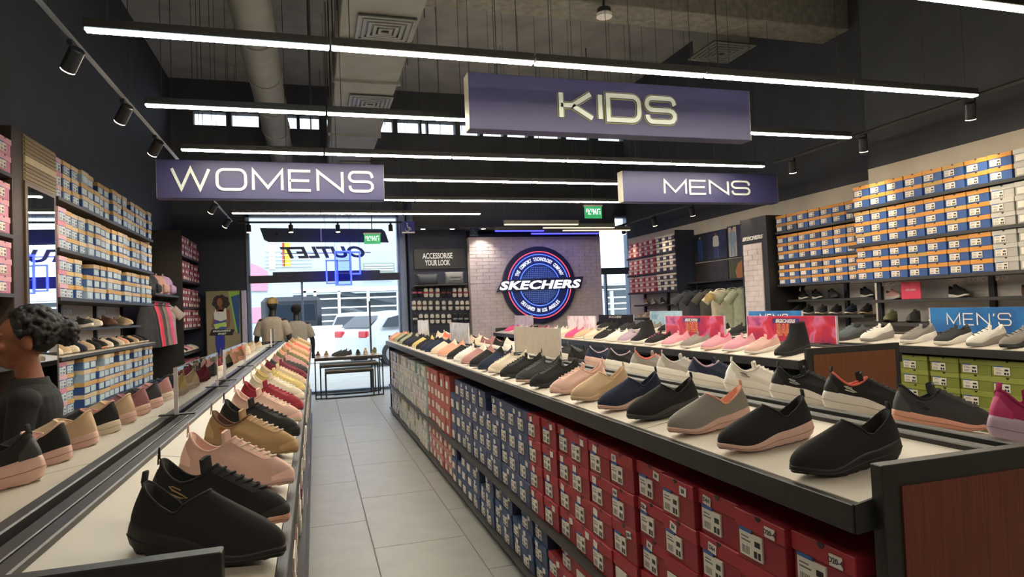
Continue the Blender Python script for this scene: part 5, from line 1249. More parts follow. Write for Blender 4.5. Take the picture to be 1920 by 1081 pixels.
# ------------------------------------------------------------------ right wall
NBF, FBF = 5.50, 6.0
NSU = shelving('shelving_unit', 'dark wall shelving with orange and blue boxes on the near right wall', XRN-.002, NBF-.01, 3.0, 5.64, [(1.645, 0), (2.02, 0), (2.40, 0), (1.43, .24), (1.20, 0)], (.9, 1.615), (3.05, 4.36, 5.58), 1.64)
FSU = shelving('shelving_unit', 'dark wall shelving with orange and blue boxes beside the black pillar', XR-.002, FBF-.01, 5.98, 7.40, [(1.67, 0), (1.997, 0), (2.373, 0), (1.46, .26), (1.26, 0)], (.9, 1.64), (6.03, 6.6, 7.36), 1.66)
OB, OO = '#2c4f8a', '#c8893a'
GY, GYL = '#a3a09a', '#b5b2ab'
for ti, (z, n) in enumerate(((1.6456, 3), (2.0206, 3), (2.4006, 2))):
    for c in range(12):
        y = 3.06+(c+.5)*.208; g = c < (5, 5, 4)[ti]; nn = n
        for r in range(nn):
            cb, cl = (GY, GYL) if g else (OB, OO if random.random() < .85 else '#b8924e')
            shoe_box('rw', (.2, .33, .1125), '-x', (NBF+.004, y, z+r*.113), cb, cl, f"{'grey' if g else 'blue and orange'} shoe box, {'topmost' if r == nn-1 else ORD[r+1]+' up'}, {ORD[c+1]} stack, {['lowest', 'middle', 'top'][ti]} near right wall shelf", 'shoe boxes on the near right wall', notch=True, jig=.006)
for ti, (z, n, h) in enumerate(((1.6706, 3, .096), (1.9976, 3, .108), (2.3736, 2, .108))):
    for c in range(7):
        y = 5.99+(c+.5)*.2
        for r in range(n):
            shoe_box('rf%d' % (ti > 0), (.192, .33, h), '-x', (FBF+.004, y, z+r*(h+.0006)), OB if random.random() < .85 else '#273a5e', OO if random.random() < .9 else '#a87a48', f"blue and orange shoe box, {'topmost' if r == n-1 else ORD[r+1]+' up'}, {ORD[c+1]} stack, {['lowest', 'middle', 'top'][ti]} shelf before the pillar", 'shoe boxes beside the black pillar', notch=False, jig=.006)
wall_row(5.74, 1.43, [3.35, 3.95, 4.62, 5.33], [('court', 'brown', 'brown'), ('court', 'brown', 'brown'), ('runner', 'black', 'white'), ('court', 'rose', 'light grey')], radians(250), 'on the narrow near right wall shelf', 'shoes on the narrow right wall shelf')
wall_row(5.67, 1.20, [4.22, 4.55, 4.8, 5.05, 5.32], [('runner', 'black', 'cream'), ('runner', 'charcoal', 'white'), ('runner', 'black', 'cream'), ('runner', 'charcoal', 'charcoal'), ('runner', 'olive', 'black')], radians(200), 'on the lower near right wall shelf', 'shoes on the lower right wall shelf')
for y, lab in ((5.02, 'small square pink red sign on the narrow shelf between two shoes'), (3.62, 'pink red sign on the narrow shelf beside the brown shoe')):
    s_ = tag(MB().bounds(5.62, 5.63, y-.11 if y > 4 else y-.2, y+.11 if y > 4 else y+.12, 1.431, 1.60, .002).build('shelf_sign', cloudmat('coral print', ['#c02a4a', '#d8405a', '#b83a8a'], 5)), lab, 'sign', 'shelf signs')
    put_text(text_mesh('SKECHERS', .025, .001), palel, s_, (5.6185, y, 1.52), '-x', 'brand_lettering')
wall_row(6.27, 1.46, [6.2, 6.72, 7.0, 7.25], [('runner', 'black', 'white'), ('runner', 'charcoal', 'charcoal'), ('runner', 'black', 'white'), ('runner', 'black', 'white')], radians(250), 'on the narrow shelf beside the black pillar', 'shoes on the narrow shelf beside the pillar')
wall_row(6.2, 1.26, [6.15, 6.38, 6.62, 6.86, 7.1, 7.3], [('runner', 'black', 'beige'), ('runner', 'navy', 'cream'), ('runner', 'black', 'white'), ('runner', 'charcoal', 'cream'), ('runner', 'black', 'white'), ('runner', 'black', 'rose')], radians(200), 'on the lower shelf beside the black pillar', 'shoes on the lower shelf beside the pillar')
for k, (u, v, x) in enumerate(((1675, 531, XRN-.02), (1850, 522, XRN-.02), (1517, 541, XR-.02))):
    p = onx(u, v, x); us_ = FSU if k == 2 else NSU; pl_ = MB().bounds(x-.002, x+.004, p.y-.2, p.y+.2, p.z-.03, p.z+.03).build('brand_plate', backp, us_, loc=-us_.location)
    put_text(sk_mesh(.34, .045, .012), whitepl, pl_, (x-.008, p.y, p.z), '-x', 'brand_lettering')
# black pillar
t = empty('wall_pillar', (6.2, 7.72, 0), 'black wall pillar with white brand lettering and a brick inset', 'pillar')
MB().bounds(-.32, .198, -.29, .27, 0, 2.62, .004).build('body', darkm, t)
ins = MB().bounds(-.33, -.32, -.19, .21, .3, 2.26).build('inset_panel', mat('brick mortar', '#9a8f8d', .9), t)
bk = MB()
for r in range(27):
    for c in range(3):
        ya = -.19+c*.2-(.1 if r % 2 else 0); yb = ya+.194
        ya = max(ya, -.188); yb = min(yb, .208)
        if yb-ya > .02: bk.bounds(-.336, -.329, ya, yb, .303+r*.0722, .368+r*.0722)
tag(bk.build('brick', bm_, ins), kind='stuff')
put_text(sk_mesh(.44, .055, .012), whitepl, t, (-.327, 0, 2.34), '-x', 'brand_lettering')
# posters on the far right wall (flat prints)
def flat_person(parent, x, y, z, h, skin, top, legs, hair='#2a1d18'):
    """simple printed figure facing the shop, on a plane of constant x"""
    def P(pts, c, nm, d=.0006): MB().prism([(y-a*h, z+b*h) for a, b in pts], lambda a, b, t_: (x-d-t_, a, b), .0006).build(nm, mat('print '+c, c, .5), parent)
    P([(-.16, .0), (-.03, .0), (0, .4), (.03, .0), (.16, .0), (.14, .5), (-.14, .5)], legs, 'printed_legs')
    P([(-.14, .45), (.14, .45), (.2, .5), (.17, .82), (.06, .86), (-.06, .86), (-.17, .82), (-.2, .5)], top, 'printed_top', .0012)
    P([(.055*cos(a), .93+.07*sin(a)) for a in [2*pi*i/14 for i in range(14)]], skin, 'printed_head', .0018)
    P([(.06*cos(a), .955+.055*sin(a)) for a in [pi*i/8 for i in range(9)]], hair, 'printed_hair', .0024)
def wposter(y0, y1, z0, z1, cols, label):
    t = empty('wall_poster', (XR-.03, (y0+y1)/2, z0), label, 'poster', 'posters on the far right wall'); hy = (y1-y0)/2
    MB().bounds(0, .025, -hy, hy, 0, z1-z0, .003).build('board', darkm, t)
    MB().bounds(-.001, 0, -hy+.012, hy-.012, .012, z1-z0-.012).build('print', cloudmat('poster '+cols[0]+cols[1], cols, 3), t)
    return t
t = wposter(9.02, 9.96, 2.16, 2.64, ['#23262e', '#2c3442', '#1f2229'], 'dark poster of two standing models above the dark shirts')
flat_person(t, -.001, .28, .02, .42, '#b98a72', '#2b3f78', '#2b3f78'); flat_person(t, -.001, -.18, .02, .44, '#8a5a44', '#cfcfc4', '#3a4668')
t = wposter(8.44, 9.0, 2.16, 2.66, ['#2a2d33', '#363a40', '#22252a'], 'poster of a model in a pale blue shirt on a light strip')
MB().bounds(-.0016, -.001, .04, .24, .014, .48).build('light_strip', mat('print cream', '#d8c8b4', .5), t); flat_person(t, -.002, .14, .02, .46, '#b98a72', '#8fa6b4', '#8fa6b4')
wposter(9.02, 9.96, 1.82, 2.14, ['#2d2a28', '#38332f', '#24211f'], 'dark brown blank poster above the dark shirts')
t = wposter(8.42, 9.0, 1.82, 2.14, ['#3a4028', '#4d5232', '#2f3422'], 'green toned poster with a stooping figure in an orange coat')
MB().prism([(-.16, .01), (.08, .01), (.12, .12), (.04, .24), (-.08, .29), (-.16, .24), (-.2, .12)], lambda a, b, d: (-.0016-d, a, b), .0006).build('printed_coat', mat('print ochre', '#a8703a', .5), t)
MB().prism([(-.2+.035*cos(a), .27+.035*sin(a)) for a in [2*pi*i/12 for i in range(12)]], lambda a, b, d: (-.0016-d, a, b), .0006).build('printed_head', mat('print brown', '#5a3a2a', .5), t)
# clothes on the right wall
t = empty('clothes_rack', (6.2, 9.1, 0), 'black wall rack from which the mens shirts hang', 'rack')
MB().bounds(-.02, .19, -.85, .85, 1.79, 1.815, .002).build('shelf_board', shm, t)
MB().bounds(.18, .195, -.85, .85, 0, 1.79).build('back_panel', blackpl, t)
for yy in (.6, .28, -.02, -.3, -.55, -.75): MB().tube([(.18, yy, 1.76), (-.22, yy, 1.74)], .007, 6).build('hanging_arm', blackpl, t)
rc = [('#55575c', 9.78, 'dark grey shirt with a small chest print'), ('#383b44', 9.46, 'charcoal navy shirt'), ('#5c5a54', 9.14, 'dark taupe shirt behind the cream one'), ('#ddd4bc', 8.83, 'cream shirt with a cap hung over it'), ('#a9ab92', 8.53, 'pale sage shirt beside the pillar'), ('#a0a48e', 8.26, 'sage green shirt nearest the pillar')]
for i, (c, y, lab) in enumerate(rc):
    garment((6.08, y, 1.715), c, lab+' on the right wall rack', pi+.95, 'tee', 'shirts on the right wall rack', .17, .70)
t = empty('baseball_cap', (5.79, 8.66, 1.50), 'tan baseball cap hung on the cream shirt', 'cap')
MB().rings([[(-.02+.0*1+(-.07)*cos(a)*r_, .085*sin(a)*r_, z_) for a in [2*pi*j/18 for j in range(18)]] for r_, z_ in ((1, 0), (.97, .04), (.8, .08), (.45, .105), (.05, .112))], True, True).build('crown', mat('cap tan', '#b49a63', .8), t, smooth=60)
MB().prism([(.08*cos(a), .09*sin(a)) for a in [radians(-75+15*i) for i in range(11)]], lambda a, b, d: (-.05-a, b, -.004-a*.25+d), .005).build('peak', MATS['cap tan'], t)
# red and white boxes in the far right corner
t = shelving('shelving_unit', 'dark shelving with red and white boxes in the far right corner', XR-.002, 6.02-.006, 9.99, 11.85, [(1.70, 0), (2.045, 0), (2.385, 0), (1.46, .26), (1.2, 0)], (.9, 1.66), (10.9, 11.8), 1.7)
MB().bounds(-.19, .19, -.938, -.93, 1.0, 2.74).build('end_board', navym, t)
for ti, z in enumerate((1.701, 2.046, 2.386)):
    o = box_stuff('shoe_boxes', None, '-x', 6.026, 10.72, 5, .215, z, [3], .100, [('#8f3038', '#b08a86'), ('#9c3840', '#b59a94'), ('#a83c46', '#b8a098')], .205, .33); tag(o, f'red shoe boxes on the {["lowest", "middle", "top"][ti]} shelf of the far right corner', 'shoe boxes')
    o = box_stuff('shoe_boxes', None, '-x', 6.026, 10.02, 3, .225, z, [3], .100, [('#3a3a4a', '#c9c0a8'), ('#2f3040', '#d2c8b0')], .215, .33); tag(o, f'black and cream shoe boxes on the {["lowest", "middle", "top"][ti]} shelf of the far right corner', 'shoe boxes')
wall_row(6.27, 1.46, [10.15, 10.5, 10.95, 11.3, 11.6], [('runner', 'charcoal', 'white'), ('runner', 'black', 'white'), ('runner', 'charcoal', 'white'), ('runner', 'light grey', 'white'), ('runner', 'tan', 'white')], radians(250), 'on the narrow far right corner shelf', 'shoes in the far right corner')
wall_row(6.2, 1.2, [11.2, 11.45, 11.65], [('slip', 'beige', 'cream'), ('slip', 'cream', 'cream'), ('slip', 'beige', 'cream')], radians(200), 'on the lower shelf of the far right corner', 'shoes on the lower far right shelf')
# ------------------------------------------------------------------ accessories wall
YA = 12.8
ax0 = ony(771, 560, YA).x; ax1 = FX0-.02; axc = (ax0+ax1)/2
t = empty('accessory_wall', (axc, YA, 0), 'navy accessories wall panel headed ACCESSORISE YOUR LOOK', 'display wall'); hx = (ax1-ax0)/2
def ap(u, v, y=YA): p = ony(u, v, y); return p.x-axc, p.z
MB().bounds(-hx, hx, 0, .3, 0, 3.1, .003).build('panel', navym, t)
x0_, z1_ = ap(775, 467); x1_, z0_ = ap(872, 503); MB().bounds(x0_, x1_, -.03, -.002, z0_, z1_, .004).build('header_board', mat('black header print', '#1d1f22', .45, var=.2, scale=3), t)
for (u, v, w_, txt) in ((820, 480, 56, 'ACCESSORISE'), (820, 493, 47, 'YOUR LOOK')):
    cx_, cz_ = ap(u, v); l_, _ = ap(u-w_/2, v); r_, _ = ap(u+w_/2, v); me = text_mesh(txt, 1, .02, bold=.015); xs_ = [q.co.x for q in me.vertices]; ys_ = [q.co.y for q in me.vertices]
    me2 = me.copy(); me2.transform(Matrix.Diagonal(((r_-l_)/(max(xs_)-min(xs_)), .112/(max(ys_)-min(ys_)), .2, 1))); put_text(me2, mat('header lettering', '#cfd2d2', .5), t, (cx_, -.034, cz_), '-y', 'lettering')
_, zs_ = ap(820, 534); MB().bounds(-hx+.05, hx-.05, -.28, 0, zs_-.025, zs_, .003).build('shelf_board', shm, t)
for v in (538, 565, 589, 612):
    _, zr = ap(820, v); MB().bounds(-hx+.05, hx-.05, -.012, 0, zr-.006, zr+.006).build('hook_rail', dark2, t)
shz = zs_
def pouch(u0, u1, h, c, label, pr=False):
    a = ony(u0, 530, YA-.15).x; b = ony(u1, 530, YA-.15).x; t = empty('bag', ((a+b)/2, YA-.15, shz+.001), label, 'bag', 'bags on the accessories shelf'); r = (b-a)/2; M = mat('bag fabric '+c, c, .6, var=.15, scale=12, bump=.4, bscale=80)
    MB().rings(loft([(0, 0, 0, r*.9, .07), (0, 0, .02, r*.96, .085), (0, 0, h*.5, r*.9, .08), (0, 0, h*.85, r*.94, .05), (0, 0, h, r, .02)], 24, .6), True, True).build('body', M, t, smooth=60)
    MB().tube([(-r*.9, 0, h), (r*.9, 0, h)], .008, 6).build('zip', blackpl, t)
    if pr:
        for k in range(2): MB().bounds(-r*.5, r*.5, -.086, -.07, h*.35+k*h*.25, h*.35+k*h*.25+.02).build('print_band', mat('pale band print', '#9a9c9c', .6), t)
pouch(781, 822, .2, '#2a2e3a', 'dark navy bag on the accessories shelf')
pouch(834, 870, .24, '#6a6c6c', 'grey bag with pale bands on the accessories shelf', True)
# sock packs
WHT, PNK = '#d6d2c8', '#b8506e'
def socks(u, v, c, band, label, h=.14):
    x = ony(u, v, YA-.05).x; z = ony(u, v, YA-.05).z; t = empty('sock_pack', (x, YA-.05, z), label, 'socks', 'sock packs on the accessories wall'); M = mat('sock '+c, c, .85, bump=.3, bscale=200)
    MB().rings(loft([(0, 0, -.19, .02, .012), (0, 0, -.175, .04, .022), (0, 0, -.13, .045, .025), (0, 0, -.095, .036, .02), (0, 0, -.05, .042, .025), (0, 0, -.02, .038, .02), (0, 0, -.005, .02, .012)], 12, .9), True, True).build('socks', M, t, smooth=60)
    MB().bounds(-.043, .043, -.027, .027, -.115, -.08, .004).build('paper_band', mat('band '+band, band, .6), t)
    MB().tube([(0, 0, -.01), (0, 0, .012), (0, .03, .016), (0, .05, .016)], .0025, 5).build('hook', steelm, t)
rowsS = [(539, [(777, '#1f2026', PNK), (787, '#1f2026', PNK), (798, WHT, '#a03a4e'), (808, WHT, '#a03a4e'), (820, WHT, '#a03a4e'), (831, '#1f2026', '#6a2a3a'), (841, '#1f2026', '#6a2a3a'), (852, WHT, '#7a2a36'), (862, WHT, '#a03a4e'), (873, WHT, '#a03a4e')]),
         (563, [(776, WHT, '#6a4a44'), (786, WHT, '#6a4a44'), (796, WHT, '#6a4a44'), (807, WHT, '#3a3a3e'), (820, WHT, '#4a4442'), (832, WHT, '#3a3a3e'), (844, WHT, '#1c1c20'), (857, WHT, '#1c1c20'), (866, WHT, '#1c1c20'), (876, WHT, '#1c1c20')]),
         (588, [(778, '#2a2a30', WHT), (789, WHT, '#1c1c20'), (799, WHT, '#1c1c20'), (810, WHT, '#1c1c20'), (820, WHT, '#1c1c20'), (831, WHT, '#1c1c20'), (842, WHT, '#1c1c20'), (853, '#26262c', '#8a8a8a'), (863, '#26262c', '#8a8a8a'), (874, '#26262c', '#8a8a8a')])]
for r, (v, lst) in enumerate(rowsS):
    for i, (u, c, b) in enumerate(lst):
        socks(u, v, c, b, f"{'white' if c == WHT else 'black'} sock pack, {ORD[i+1]} on the {['top', 'middle', 'bottom'][r]} hook rail of the accessories wall")
# ------------------------------------------------------------------ nested tables by the window
def table(x0, x1, y0, y1, h, label, top=True):
    t = empty('nesting_table', ((x0+x1)/2, (y0+y1)/2, 0), label, 'table', 'nesting tables by the window'); hx, hy = (x1-x0)/2, (y1-y0)/2; b = .022
    MB().bounds(-hx, hx, -hy, hy, h-.03, h, .003).build('table_top', mat('dark table top', '#38332f', .5), t)
    MB().bounds(-hx+.01, hx-.01, -hy+.01, hy-.01, h, h+.004).build('white_inlay', topw, t)
    for sx in (-1, 1):
        for sy in (-1, 1): MB().bounds(sx*hx, sx*(hx-b), sy*hy, sy*(hy-b), .0, h-.03).build('leg', blackpl, t)
    for sy in (-1, 1):
        MB().bounds(-hx+b, hx-b, sy*hy, sy*(hy-b), .0, b).build('floor_bar', blackpl, t)
        MB().bounds(-hx+b, hx-b, sy*hy, sy*(hy-b), h-.03-b, h-.03).build('apron_bar', blackpl, t)
    return t
TX0 = ony(590, 700, 12.3).x; TX1 = ony(719, 700, 12.3).x
table(TX0, TX1, 12.3, 12.95, .735, 'tallest black framed nesting table with shoes on top by the window')
table(TX0+.09, TX1-.09, 12.26, 12.9, .61, 'middle black framed nesting table under the tallest one')
table(TX0+.18, TX1-.18, 12.22, 12.85, .50, 'lowest black framed nesting table under the other two')
tsh = [(.07, -.08, 'court', 'brown', 'cream', 90), (.22, -.06, 'court', 'tan', 'cream', 90), (.45, -.15, 'runner', 'charcoal', 'charcoal', 188), (.56, .12, 'runner', 'charcoal', 'black', 192), (.80, -.06, 'slip', 'black', 'charcoal', 84), (.94, -.04, 'runner', 'beige', 'cream', 84), (1.1, .0, 'runner', 'olive', 'cream', 250)]
for i, (dx, dy, k, u, s, yw) in enumerate(tsh):
    shoe(k, HEX[u], HEX[s], (TX0+dx*(TX1-TX0)/1.24, 12.58+dy, .740), radians(yw), None, f"{u} {STY[k]}, {ORD[i+1]} on top of the tallest nesting table", 'shoes on the nesting tables', lod=1)
for i, (dx, u, s) in enumerate(((.25, 'charcoal', 'cream'), (.45, 'tan', 'cream'), (.68, 'grey', 'cream'), (.9, 'charcoal', 'white'))):
    shoe('slip', HEX[u], HEX[s], (TX0+dx, 12.55, .505), radians(170+20*i), None, f"{u} slip-on, {ORD[i+1]} on the lowest nesting table", 'shoes on the lowest nesting table', lod=1) if False else None
flush_boxes(300)
# ------------------------------------------------------------------ people and mannequins
def tube_rings(pts, rads, n=14):
    mb = MB(); mb.tube(pts, rads, n); return mb
def body_mesh(name, H, arm_l, arm_r, voxel, face=True, legs_apart=.1, fingers=True, bulk=1.0, hs=1.0):
    """figure facing +X, left side +Y, feet on z=0; arms are (elbow, wrist, hand dir) in metres for H=1.7"""
    k = H/1.7; mb = MB()
    el = lambda z, rx, ry, cx=0: (cx, 0, z, rx*(bulk if z < 1.45 else 1), ry*(bulk if z < 1.45 else 1))
    secs = [el(.80, .09, .13), el(.86, .115, .165), el(.95, .115, .17), el(1.05, .10, .145), el(1.13, .10, .14), el(1.25, .115, .165, .005), el(1.34, .115, .175, 0), el(1.40, .095, .17, -.01), el(1.435, .07, .12, -.015), el(1.46, .052, .065, -.012), el(1.52, .05, .052, .0), el(1.57, .05, .05, .01)]
    mb.rings(loft(secs, 24, .9), True, True)
    for s in (-1, 1):
        mb.tube([(0, s*.085, .90), (.005, s*.092, .70), (.012, s*.095, .47), (-.005, s*.097, .28), (-.012, s*.1, .09), (-.005, s*.1, .03)], [.095, .082, .056, .056, .036, .04], 16)
        mb.rings([[(x_, s*.1+y_, z_) for x_, y_, z_ in r] for r in loft([(.05, 0, 0, .125, .042), (.05, 0, .03, .125, .044), (.02, 0, .06, .085, .036), (-.01, 0, .09, .045, .034)], 18, .8)], True, True)
        a = arm_l if s > 0 else arm_r; sh_ = Vector((-.01, s*.175, 1.385)); e, w_, hd = (Vector(q) for q in a)
        mb.ball(tuple(sh_), (.062, .06, .06)); mb.tube([tuple(sh_), tuple(sh_.lerp(e, .5)), tuple(e), tuple(e.lerp(w_, .4)), tuple(w_)], [.056, .05, .041, .039, .027], 14)
        hd = hd.normalized(); sd = hd.cross(Vector((0, 1, 0)))
        sd = sd.normalized() if sd.length > .1 else Vector((1, 0, 0)); nn_ = hd.cross(sd)
        pc = w_+hd*.05
        mb.tube([tuple(w_), tuple(w_+hd*.03), tuple(w_+hd*.09)], [.026, .034, .034], 10)
        if fingers:
            for i, (o, ln) in enumerate(((-.027, .062), (-.009, .074), (.009, .07), (.026, .056))):
                b = w_+hd*.085+sd*o; curl = nn_*(.35 if s > 0 else -.35)
                p1 = b+hd*ln*.45; p2 = p1+(hd*.85+curl).normalized()*ln*.35; p3 = p2+(hd*.5+curl*1.8).normalized()*ln*.3
                mb.tube([tuple(b), tuple(p1), tuple(p2), tuple(p3)], [.0095, .009, .0085, .007], 8)
            b = w_+hd*.03+sd*-.028; mb.tube([tuple(b), tuple(b+hd*.03-sd*.022), tuple(b+hd*.06-sd*.028)], [.013, .011, .009], 8)
    nb = len(mb.v)
    # head: cranium, face, jaw
    mb.ball((-.005, 0, 1.655), (.098, .078, .085), 22, 14); mb.ball((.03, 0, 1.615), (.07, .064, .08), 20, 12); mb.ball((.045, 0, 1.555), (.045, .042, .035), 16, 10)
    if face:
        mb.tube([(.092, 0, 1.645), (.104, 0, 1.62), (.118, 0, 1.595), (.1, 0, 1.583)], [.010, .012, .016, .012], 10)
        mb.ball((.097, 0, 1.5555), (.011, .025, .0075), 12, 8); mb.ball((.095, 0, 1.548), (.011, .021, .009), 12, 8)
        for s in (-1, 1):
            mb.ball((.082, s*.033, 1.655), (.016, .03, .007), 12, 8); mb.ball((.075, s*.042, 1.605), (.025, .024, .02), 12, 8)
            mb.ball((-.012, s*.082, 1.622), (.02, .012, .033), 12, 8)
    mb.v[nb:] = [(x*hs, y*hs, 1.55+(z-1.55)*hs) for x, y, z in mb.v[nb:]]
    me = mb.mesh(name); o = bpy.data.objects.new(name, me); col.objects.link(o)
    r = o.modifiers.new('r', 'REMESH'); r.mode = 'VOXEL'; r.voxel_size = voxel; r.use_smooth_shade = True
    sm = o.modifiers.new('s', 'SMOOTH'); sm.factor = .5; sm.iterations = 3
    dg = bpy.context.evaluated_depsgraph_get(); me2 = bpy.data.meshes.new_from_object(o.evaluated_get(dg)); bpy.data.objects.remove(o)
    me2.transform(Matrix.Scale(k, 4)); me2.name = name
    return me2, k
def remesh(mb, name, voxel, it=2):
    me = mb.mesh(name); o = bpy.data.objects.new(name, me); col.objects.link(o)
    r = o.modifiers.new('r', 'REMESH'); r.mode = 'VOXEL'; r.voxel_size = voxel; r.use_smooth_shade = True
    sm = o.modifiers.new('s', 'SMOOTH'); sm.factor = .5; sm.iterations = it
    dg = bpy.context.evaluated_depsgraph_get(); me2 = bpy.data.meshes.new_from_object(o.evaluated_get(dg)); bpy.data.objects.remove(o)
    return me2
PX, PY = -1.085, 3.02
armL = ((.03, .225, 1.12), (.16, .17, .98), (.5, -.2, -.5)); armR = ((.03, -.225, 1.12), (.16, -.17, .98), (.5, .2, -.5))
HP, HSC = 1.50, 1.14
bm2, k = body_mesh('body', HP, armL, armR, .006, bulk=1.12, hs=HSC)
skin = mat('skin', '#8a5238', .55, var=.08, scale=20); jack = mat('black jacket cloth', '#17171a', .85, var=.2, scale=30, bump=.4, bscale=120); trou = mat('dark trousers', '#22242a', .85, var=.15, scale=30); shoeM = mat('black leather', '#141416', .4)
for M in (skin, jack, trou, shoeM): bm2.materials.append(M)
for p in bm2.polygons:
    c = p.center/k
    p.material_index = 0 if c.z > 1.475 or (c.x > .10 and .8 < c.z < .995 and abs(c.y) < .3) else (1 if c.z > .86 else (2 if c.z > .085 else 3))
per = empty('person', (PX, PY, 0), 'person with dark tied curly hair in a black jacket beside the left counter', 'person'); per.rotation_euler.z = radians(192)
obj('body', bm2, per)
hair = MB(); rnd = random.Random(3)
hair.ball((-.022*k, 0, 1.668*k), (.094*k, .088*k, .092*k), 20, 12)
for i in range(620):
    a = rnd.uniform(0, 2*pi); b = rnd.uniform(-.55, 1.5); cx_, cy_, cz_ = cos(b)*cos(a), cos(b)*sin(a), sin(b)
    if cx_ > .42 and cz_ < .62: continue
    if cz_ < -.1 and cx_ > -.15: continue
    r = rnd.uniform(.006, .012); hair.ball(((-.02+.100*cx_)*k, .094*cy_*k, (1.668+.096*cz_)*k), (r, r, r), 7, 5)
for i in range(140):
    a = rnd.uniform(0, 2*pi); b = rnd.uniform(-1.5, 1.5); r = rnd.uniform(.006, .011)
    hair.ball((-.13*k+.036*cos(a)*cos(b), .04*sin(a)*cos(b), 1.655*k+.04*sin(b)), (r, r, r), 7, 5)
hair.ball((-.13*k, 0, 1.655*k), (.036, .04, .038), 12, 8)
hair.v = [(x*HSC, y*HSC, (1.55+(z/k-1.55)*HSC)*k) for x, y, z in hair.v]
hm_ = remesh(hair, 'hair', .0036, 1); hm_.materials.append(mat('black curly hair', '#120f0f', .6, var=.3, scale=90, bump=.6, bscale=300)); obj('hair', hm_, per)
def hz(z): return (1.55+(z-1.55)*HSC)*k
kh = k*HSC
for s in (-1, 1):
    MB().ball((.0865*kh, s*.032*kh, hz(1.642)), (.011*kh, .014*kh, .0055*kh), 12, 8).build('eye', mat('eye white', '#cfc6be', .3), per, smooth=60)
    MB().ball((.0960*kh, s*.032*kh, hz(1.642)), (.003*kh, .006*kh, .0052*kh), 10, 6).build('iris', mat('dark iris', '#1a100c', .2), per, smooth=60)
    MB().tube([(.098*kh, s*.014*kh, hz(1.667)), (.095*kh, s*.035*kh, hz(1.674)), (.08*kh, s*.055*kh, hz(1.668))], [.003, .0045, .002], 6).build('eyebrow', mat('brow hair', '#120f0f', .7), per, smooth=60)
MB().rings([[( -.008*k+rx*cos(a), ry*sin(a), z_*k) for a in [2*pi*j/22 for j in range(22)]] for rx, ry, z_ in ((.085, .11, 1.425), (.068, .08, 1.45), (.062, .07, 1.475), (.056, .062, 1.478), (.054, .06, 1.45))]).build('jacket_collar', jack, per, smooth=60)
# mannequins
blk = mat('matte black mannequin', '#1a1a1c', .5)
def mannequin(x, y, H, rz, shirt, label, cap=None, hairp=False):
    mm, k = body_mesh('body', H, ((-.01, .26, 1.12), (.06, .27, .88), (.1, 0, -1)), ((-.01, -.26, 1.12), (.06, -.27, .88), (.1, 0, -1)), .012, face=False, fingers=False)
    for M in (blk, mat('grey trousers', '#55534f', .85)): mm.materials.append(M)
    for p in mm.polygons: p.material_index = 1 if .12 < p.center.z/k < .92 and abs(p.center.y/k) < .21 else 0
    t = empty('mannequin', (x, y, 0), label, 'mannequin', 'mannequins by the window'); t.rotation_euler.z = rz
    obj('body', mm, t); MB().disc((0, 0, -.0), .17, 'z', 30, .012).build('base_plate', steelm, t)
    sh = MB(); el = lambda z, rx, ry, cx=0: (cx*k, 0, z*k, rx*k, ry*k)
    sh.rings(loft([el(.86, .135, .19), el(.95, .13, .185), el(1.1, .122, .17), el(1.25, .132, .18), el(1.34, .13, .19), el(1.40, .108, .185, -.01), el(1.44, .08, .13, -.015), el(1.465, .064, .078, -.012)], 24, .9), True, True)
    for s in (-1, 1): sh.tube([(-.01*k, s*.16*k, 1.385*k), (-.012*k, s*.215*k, 1.28*k), (-.012*k, s*.25*k, 1.17*k)], [.072*k, .068*k, .066*k], 14)
    sm_ = remesh(sh, 't_shirt', .012, 2); sm_.materials.append(mat('cloth '+shirt, shirt, .85, bump=.3, bscale=200)); obj('t_shirt', sm_, t)
    if cap:
        c_ = mat('cap '+cap, cap, .8)
        MB().rings([[(-.005+.105*r_*cos(a), .09*r_*sin(a), 1.67*k+z_) for a in [2*pi*j/20 for j in range(20)]] for r_, z_ in ((1, 0), (.98, .045), (.8, .085), (.45, .105), (.04, .112))], True, True).build('cap', c_, t, smooth=60)
        MB().prism([(.09+.085*cos(a), .085*sin(a)) for a in [radians(-85+17*i) for i in range(11)]], lambda a, b, d: (a, b, 1.665*k+.012-a*.12+d), .006).build('cap_peak', c_, t)
    if hairp:
        h_ = MB(); h_.ball((-.012, 0, 1.675*k), (.105, .09, .088), 18, 12); h_.ball((-.09, 0, 1.69*k), (.04, .05, .05)); h_.build('wig', mat('black wig', '#111113', .7), t, smooth=60)
mannequin(-.66, 11.45, 1.76, radians(75), '#a59a8c', 'tall black mannequin in a beige shirt and tan cap by the window', cap='#a08a5c')
mannequin(-.30, 11.75, 1.66, radians(95), '#9c968e', 'shorter black mannequin in a grey shirt by the window', hairp=True)
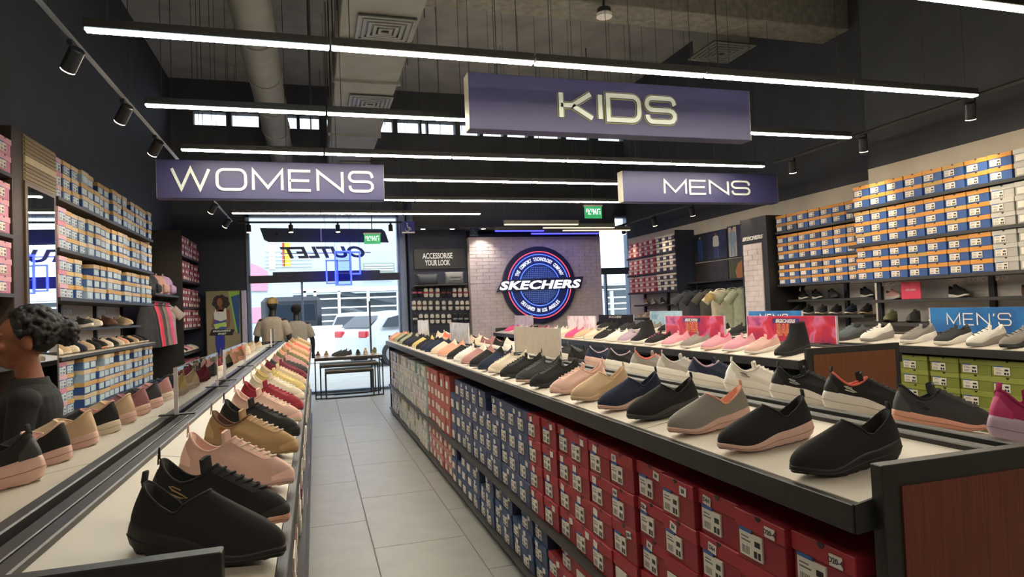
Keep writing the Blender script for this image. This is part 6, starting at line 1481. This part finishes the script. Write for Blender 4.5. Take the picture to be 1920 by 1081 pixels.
# ------------------------------------------------------------------ fitness poster
YP = 12.88
t = empty('light_box_poster', (0, YP, 0), 'standing poster of a curly haired woman in a white top and blue leggings', 'poster')
a = ony(386, 546, YP); b = ony(449, 546, YP); px0, px1, pz1 = a.x, b.x, a.z
MB().bounds(px0-.02, px1+.02, .004, .07, 0, pz1+.02, .004).build('case', darkm, t)
MB().bounds(px0, px1, 0, .004, .12, pz1).build('print', mat('poster beige print', '#8e8468', .5, var=.1, scale=2), t)
MB().bounds(px1+.03, px1+.11, .0, .06, 0, pz1, .003).build('side_light', mat('pale lilac strip', '#b9b6cc', .4), t)
def PP(pts, c, nm, d): MB().prism([(ony(u, v, YP).x, ony(u, v, YP).z) for u, v in pts], lambda a, b, q: (a, -d-q, b), .0007).build(nm, mat('print '+c, c, .5, var=.03), t)
PP([(428, 546), (449, 546), (449, 553), (434, 556), (447, 622), (442, 622)], '#8fc04a', 'lime_stripe', 0)
PP([(433, 556), (449, 551), (449, 625), (446, 625)], '#24508a', 'blue_stripe', .0008)
PP([(414+16*cos(a_)*(1+.08*sin(7*a_)), 567+14.5*sin(a_)*(1+.08*cos(9*a_))) for a_ in [2*pi*i/40 for i in range(40)]], '#2a1c18', 'printed_hair', .0008)
PP([(411, 574), (417, 574), (418, 583), (409, 583)], '#7a4a36', 'printed_neck', .0016)
PP([(412+5.2*cos(a_), 566.5+8*sin(a_)) for a_ in [2*pi*i/20 for i in range(20)]], '#8a5640', 'printed_face', .0016)
PP([(402, 582), (407, 580), (420, 580), (430, 580), (432, 600), (430, 613), (424, 616), (427, 600), (424, 586), (404, 586), (402, 600), (400, 614), (396, 613), (399, 598)], '#8a5640', 'printed_arms', .0016)
PP([(404, 578), (406, 584), (419, 584), (421, 577), (424, 578), (425, 598), (414, 602), (402, 598), (401, 588)], '#d6dad8', 'printed_top', .0024)
PP([(402, 599), (414, 602), (425, 599), (425, 612), (421, 626), (402, 624), (400, 612)], '#4a5aa8', 'printed_waist', .002)
PP([(401, 608), (410, 606), (424, 603), (425, 612), (414, 612), (404, 618)], '#b4d86a', 'printed_lime_band', .0028)
PP([(403, 622), (421, 622), (422, 645), (419, 668), (416, 668), (414, 650), (411, 668), (408, 668), (404, 645)], '#2a35a0', 'printed_leggings', .0024)
PP([(406, 668), (421, 668), (424, 676), (404, 676)], '#a8523a', 'printed_shoes', .0024)
PP([(397, 617), (440, 617), (436, 628), (392, 629)], '#1a1c1a', 'printed_logo_band', .0034)
for v, tx in ((620, 'SKECHERS'), (625.5, 'SPORT')):
    p = ony(416, v, YP); me = sk_mesh(.30, .032, .001) if tx == 'SKECHERS' else text_mesh('SPORT', .045, .001, bold=.002, shear=.3); put_text(me, mat('print white', '#dfe6dc', .5), t, (p.x, -.0048, p.z), '-y', 'printed_lettering')
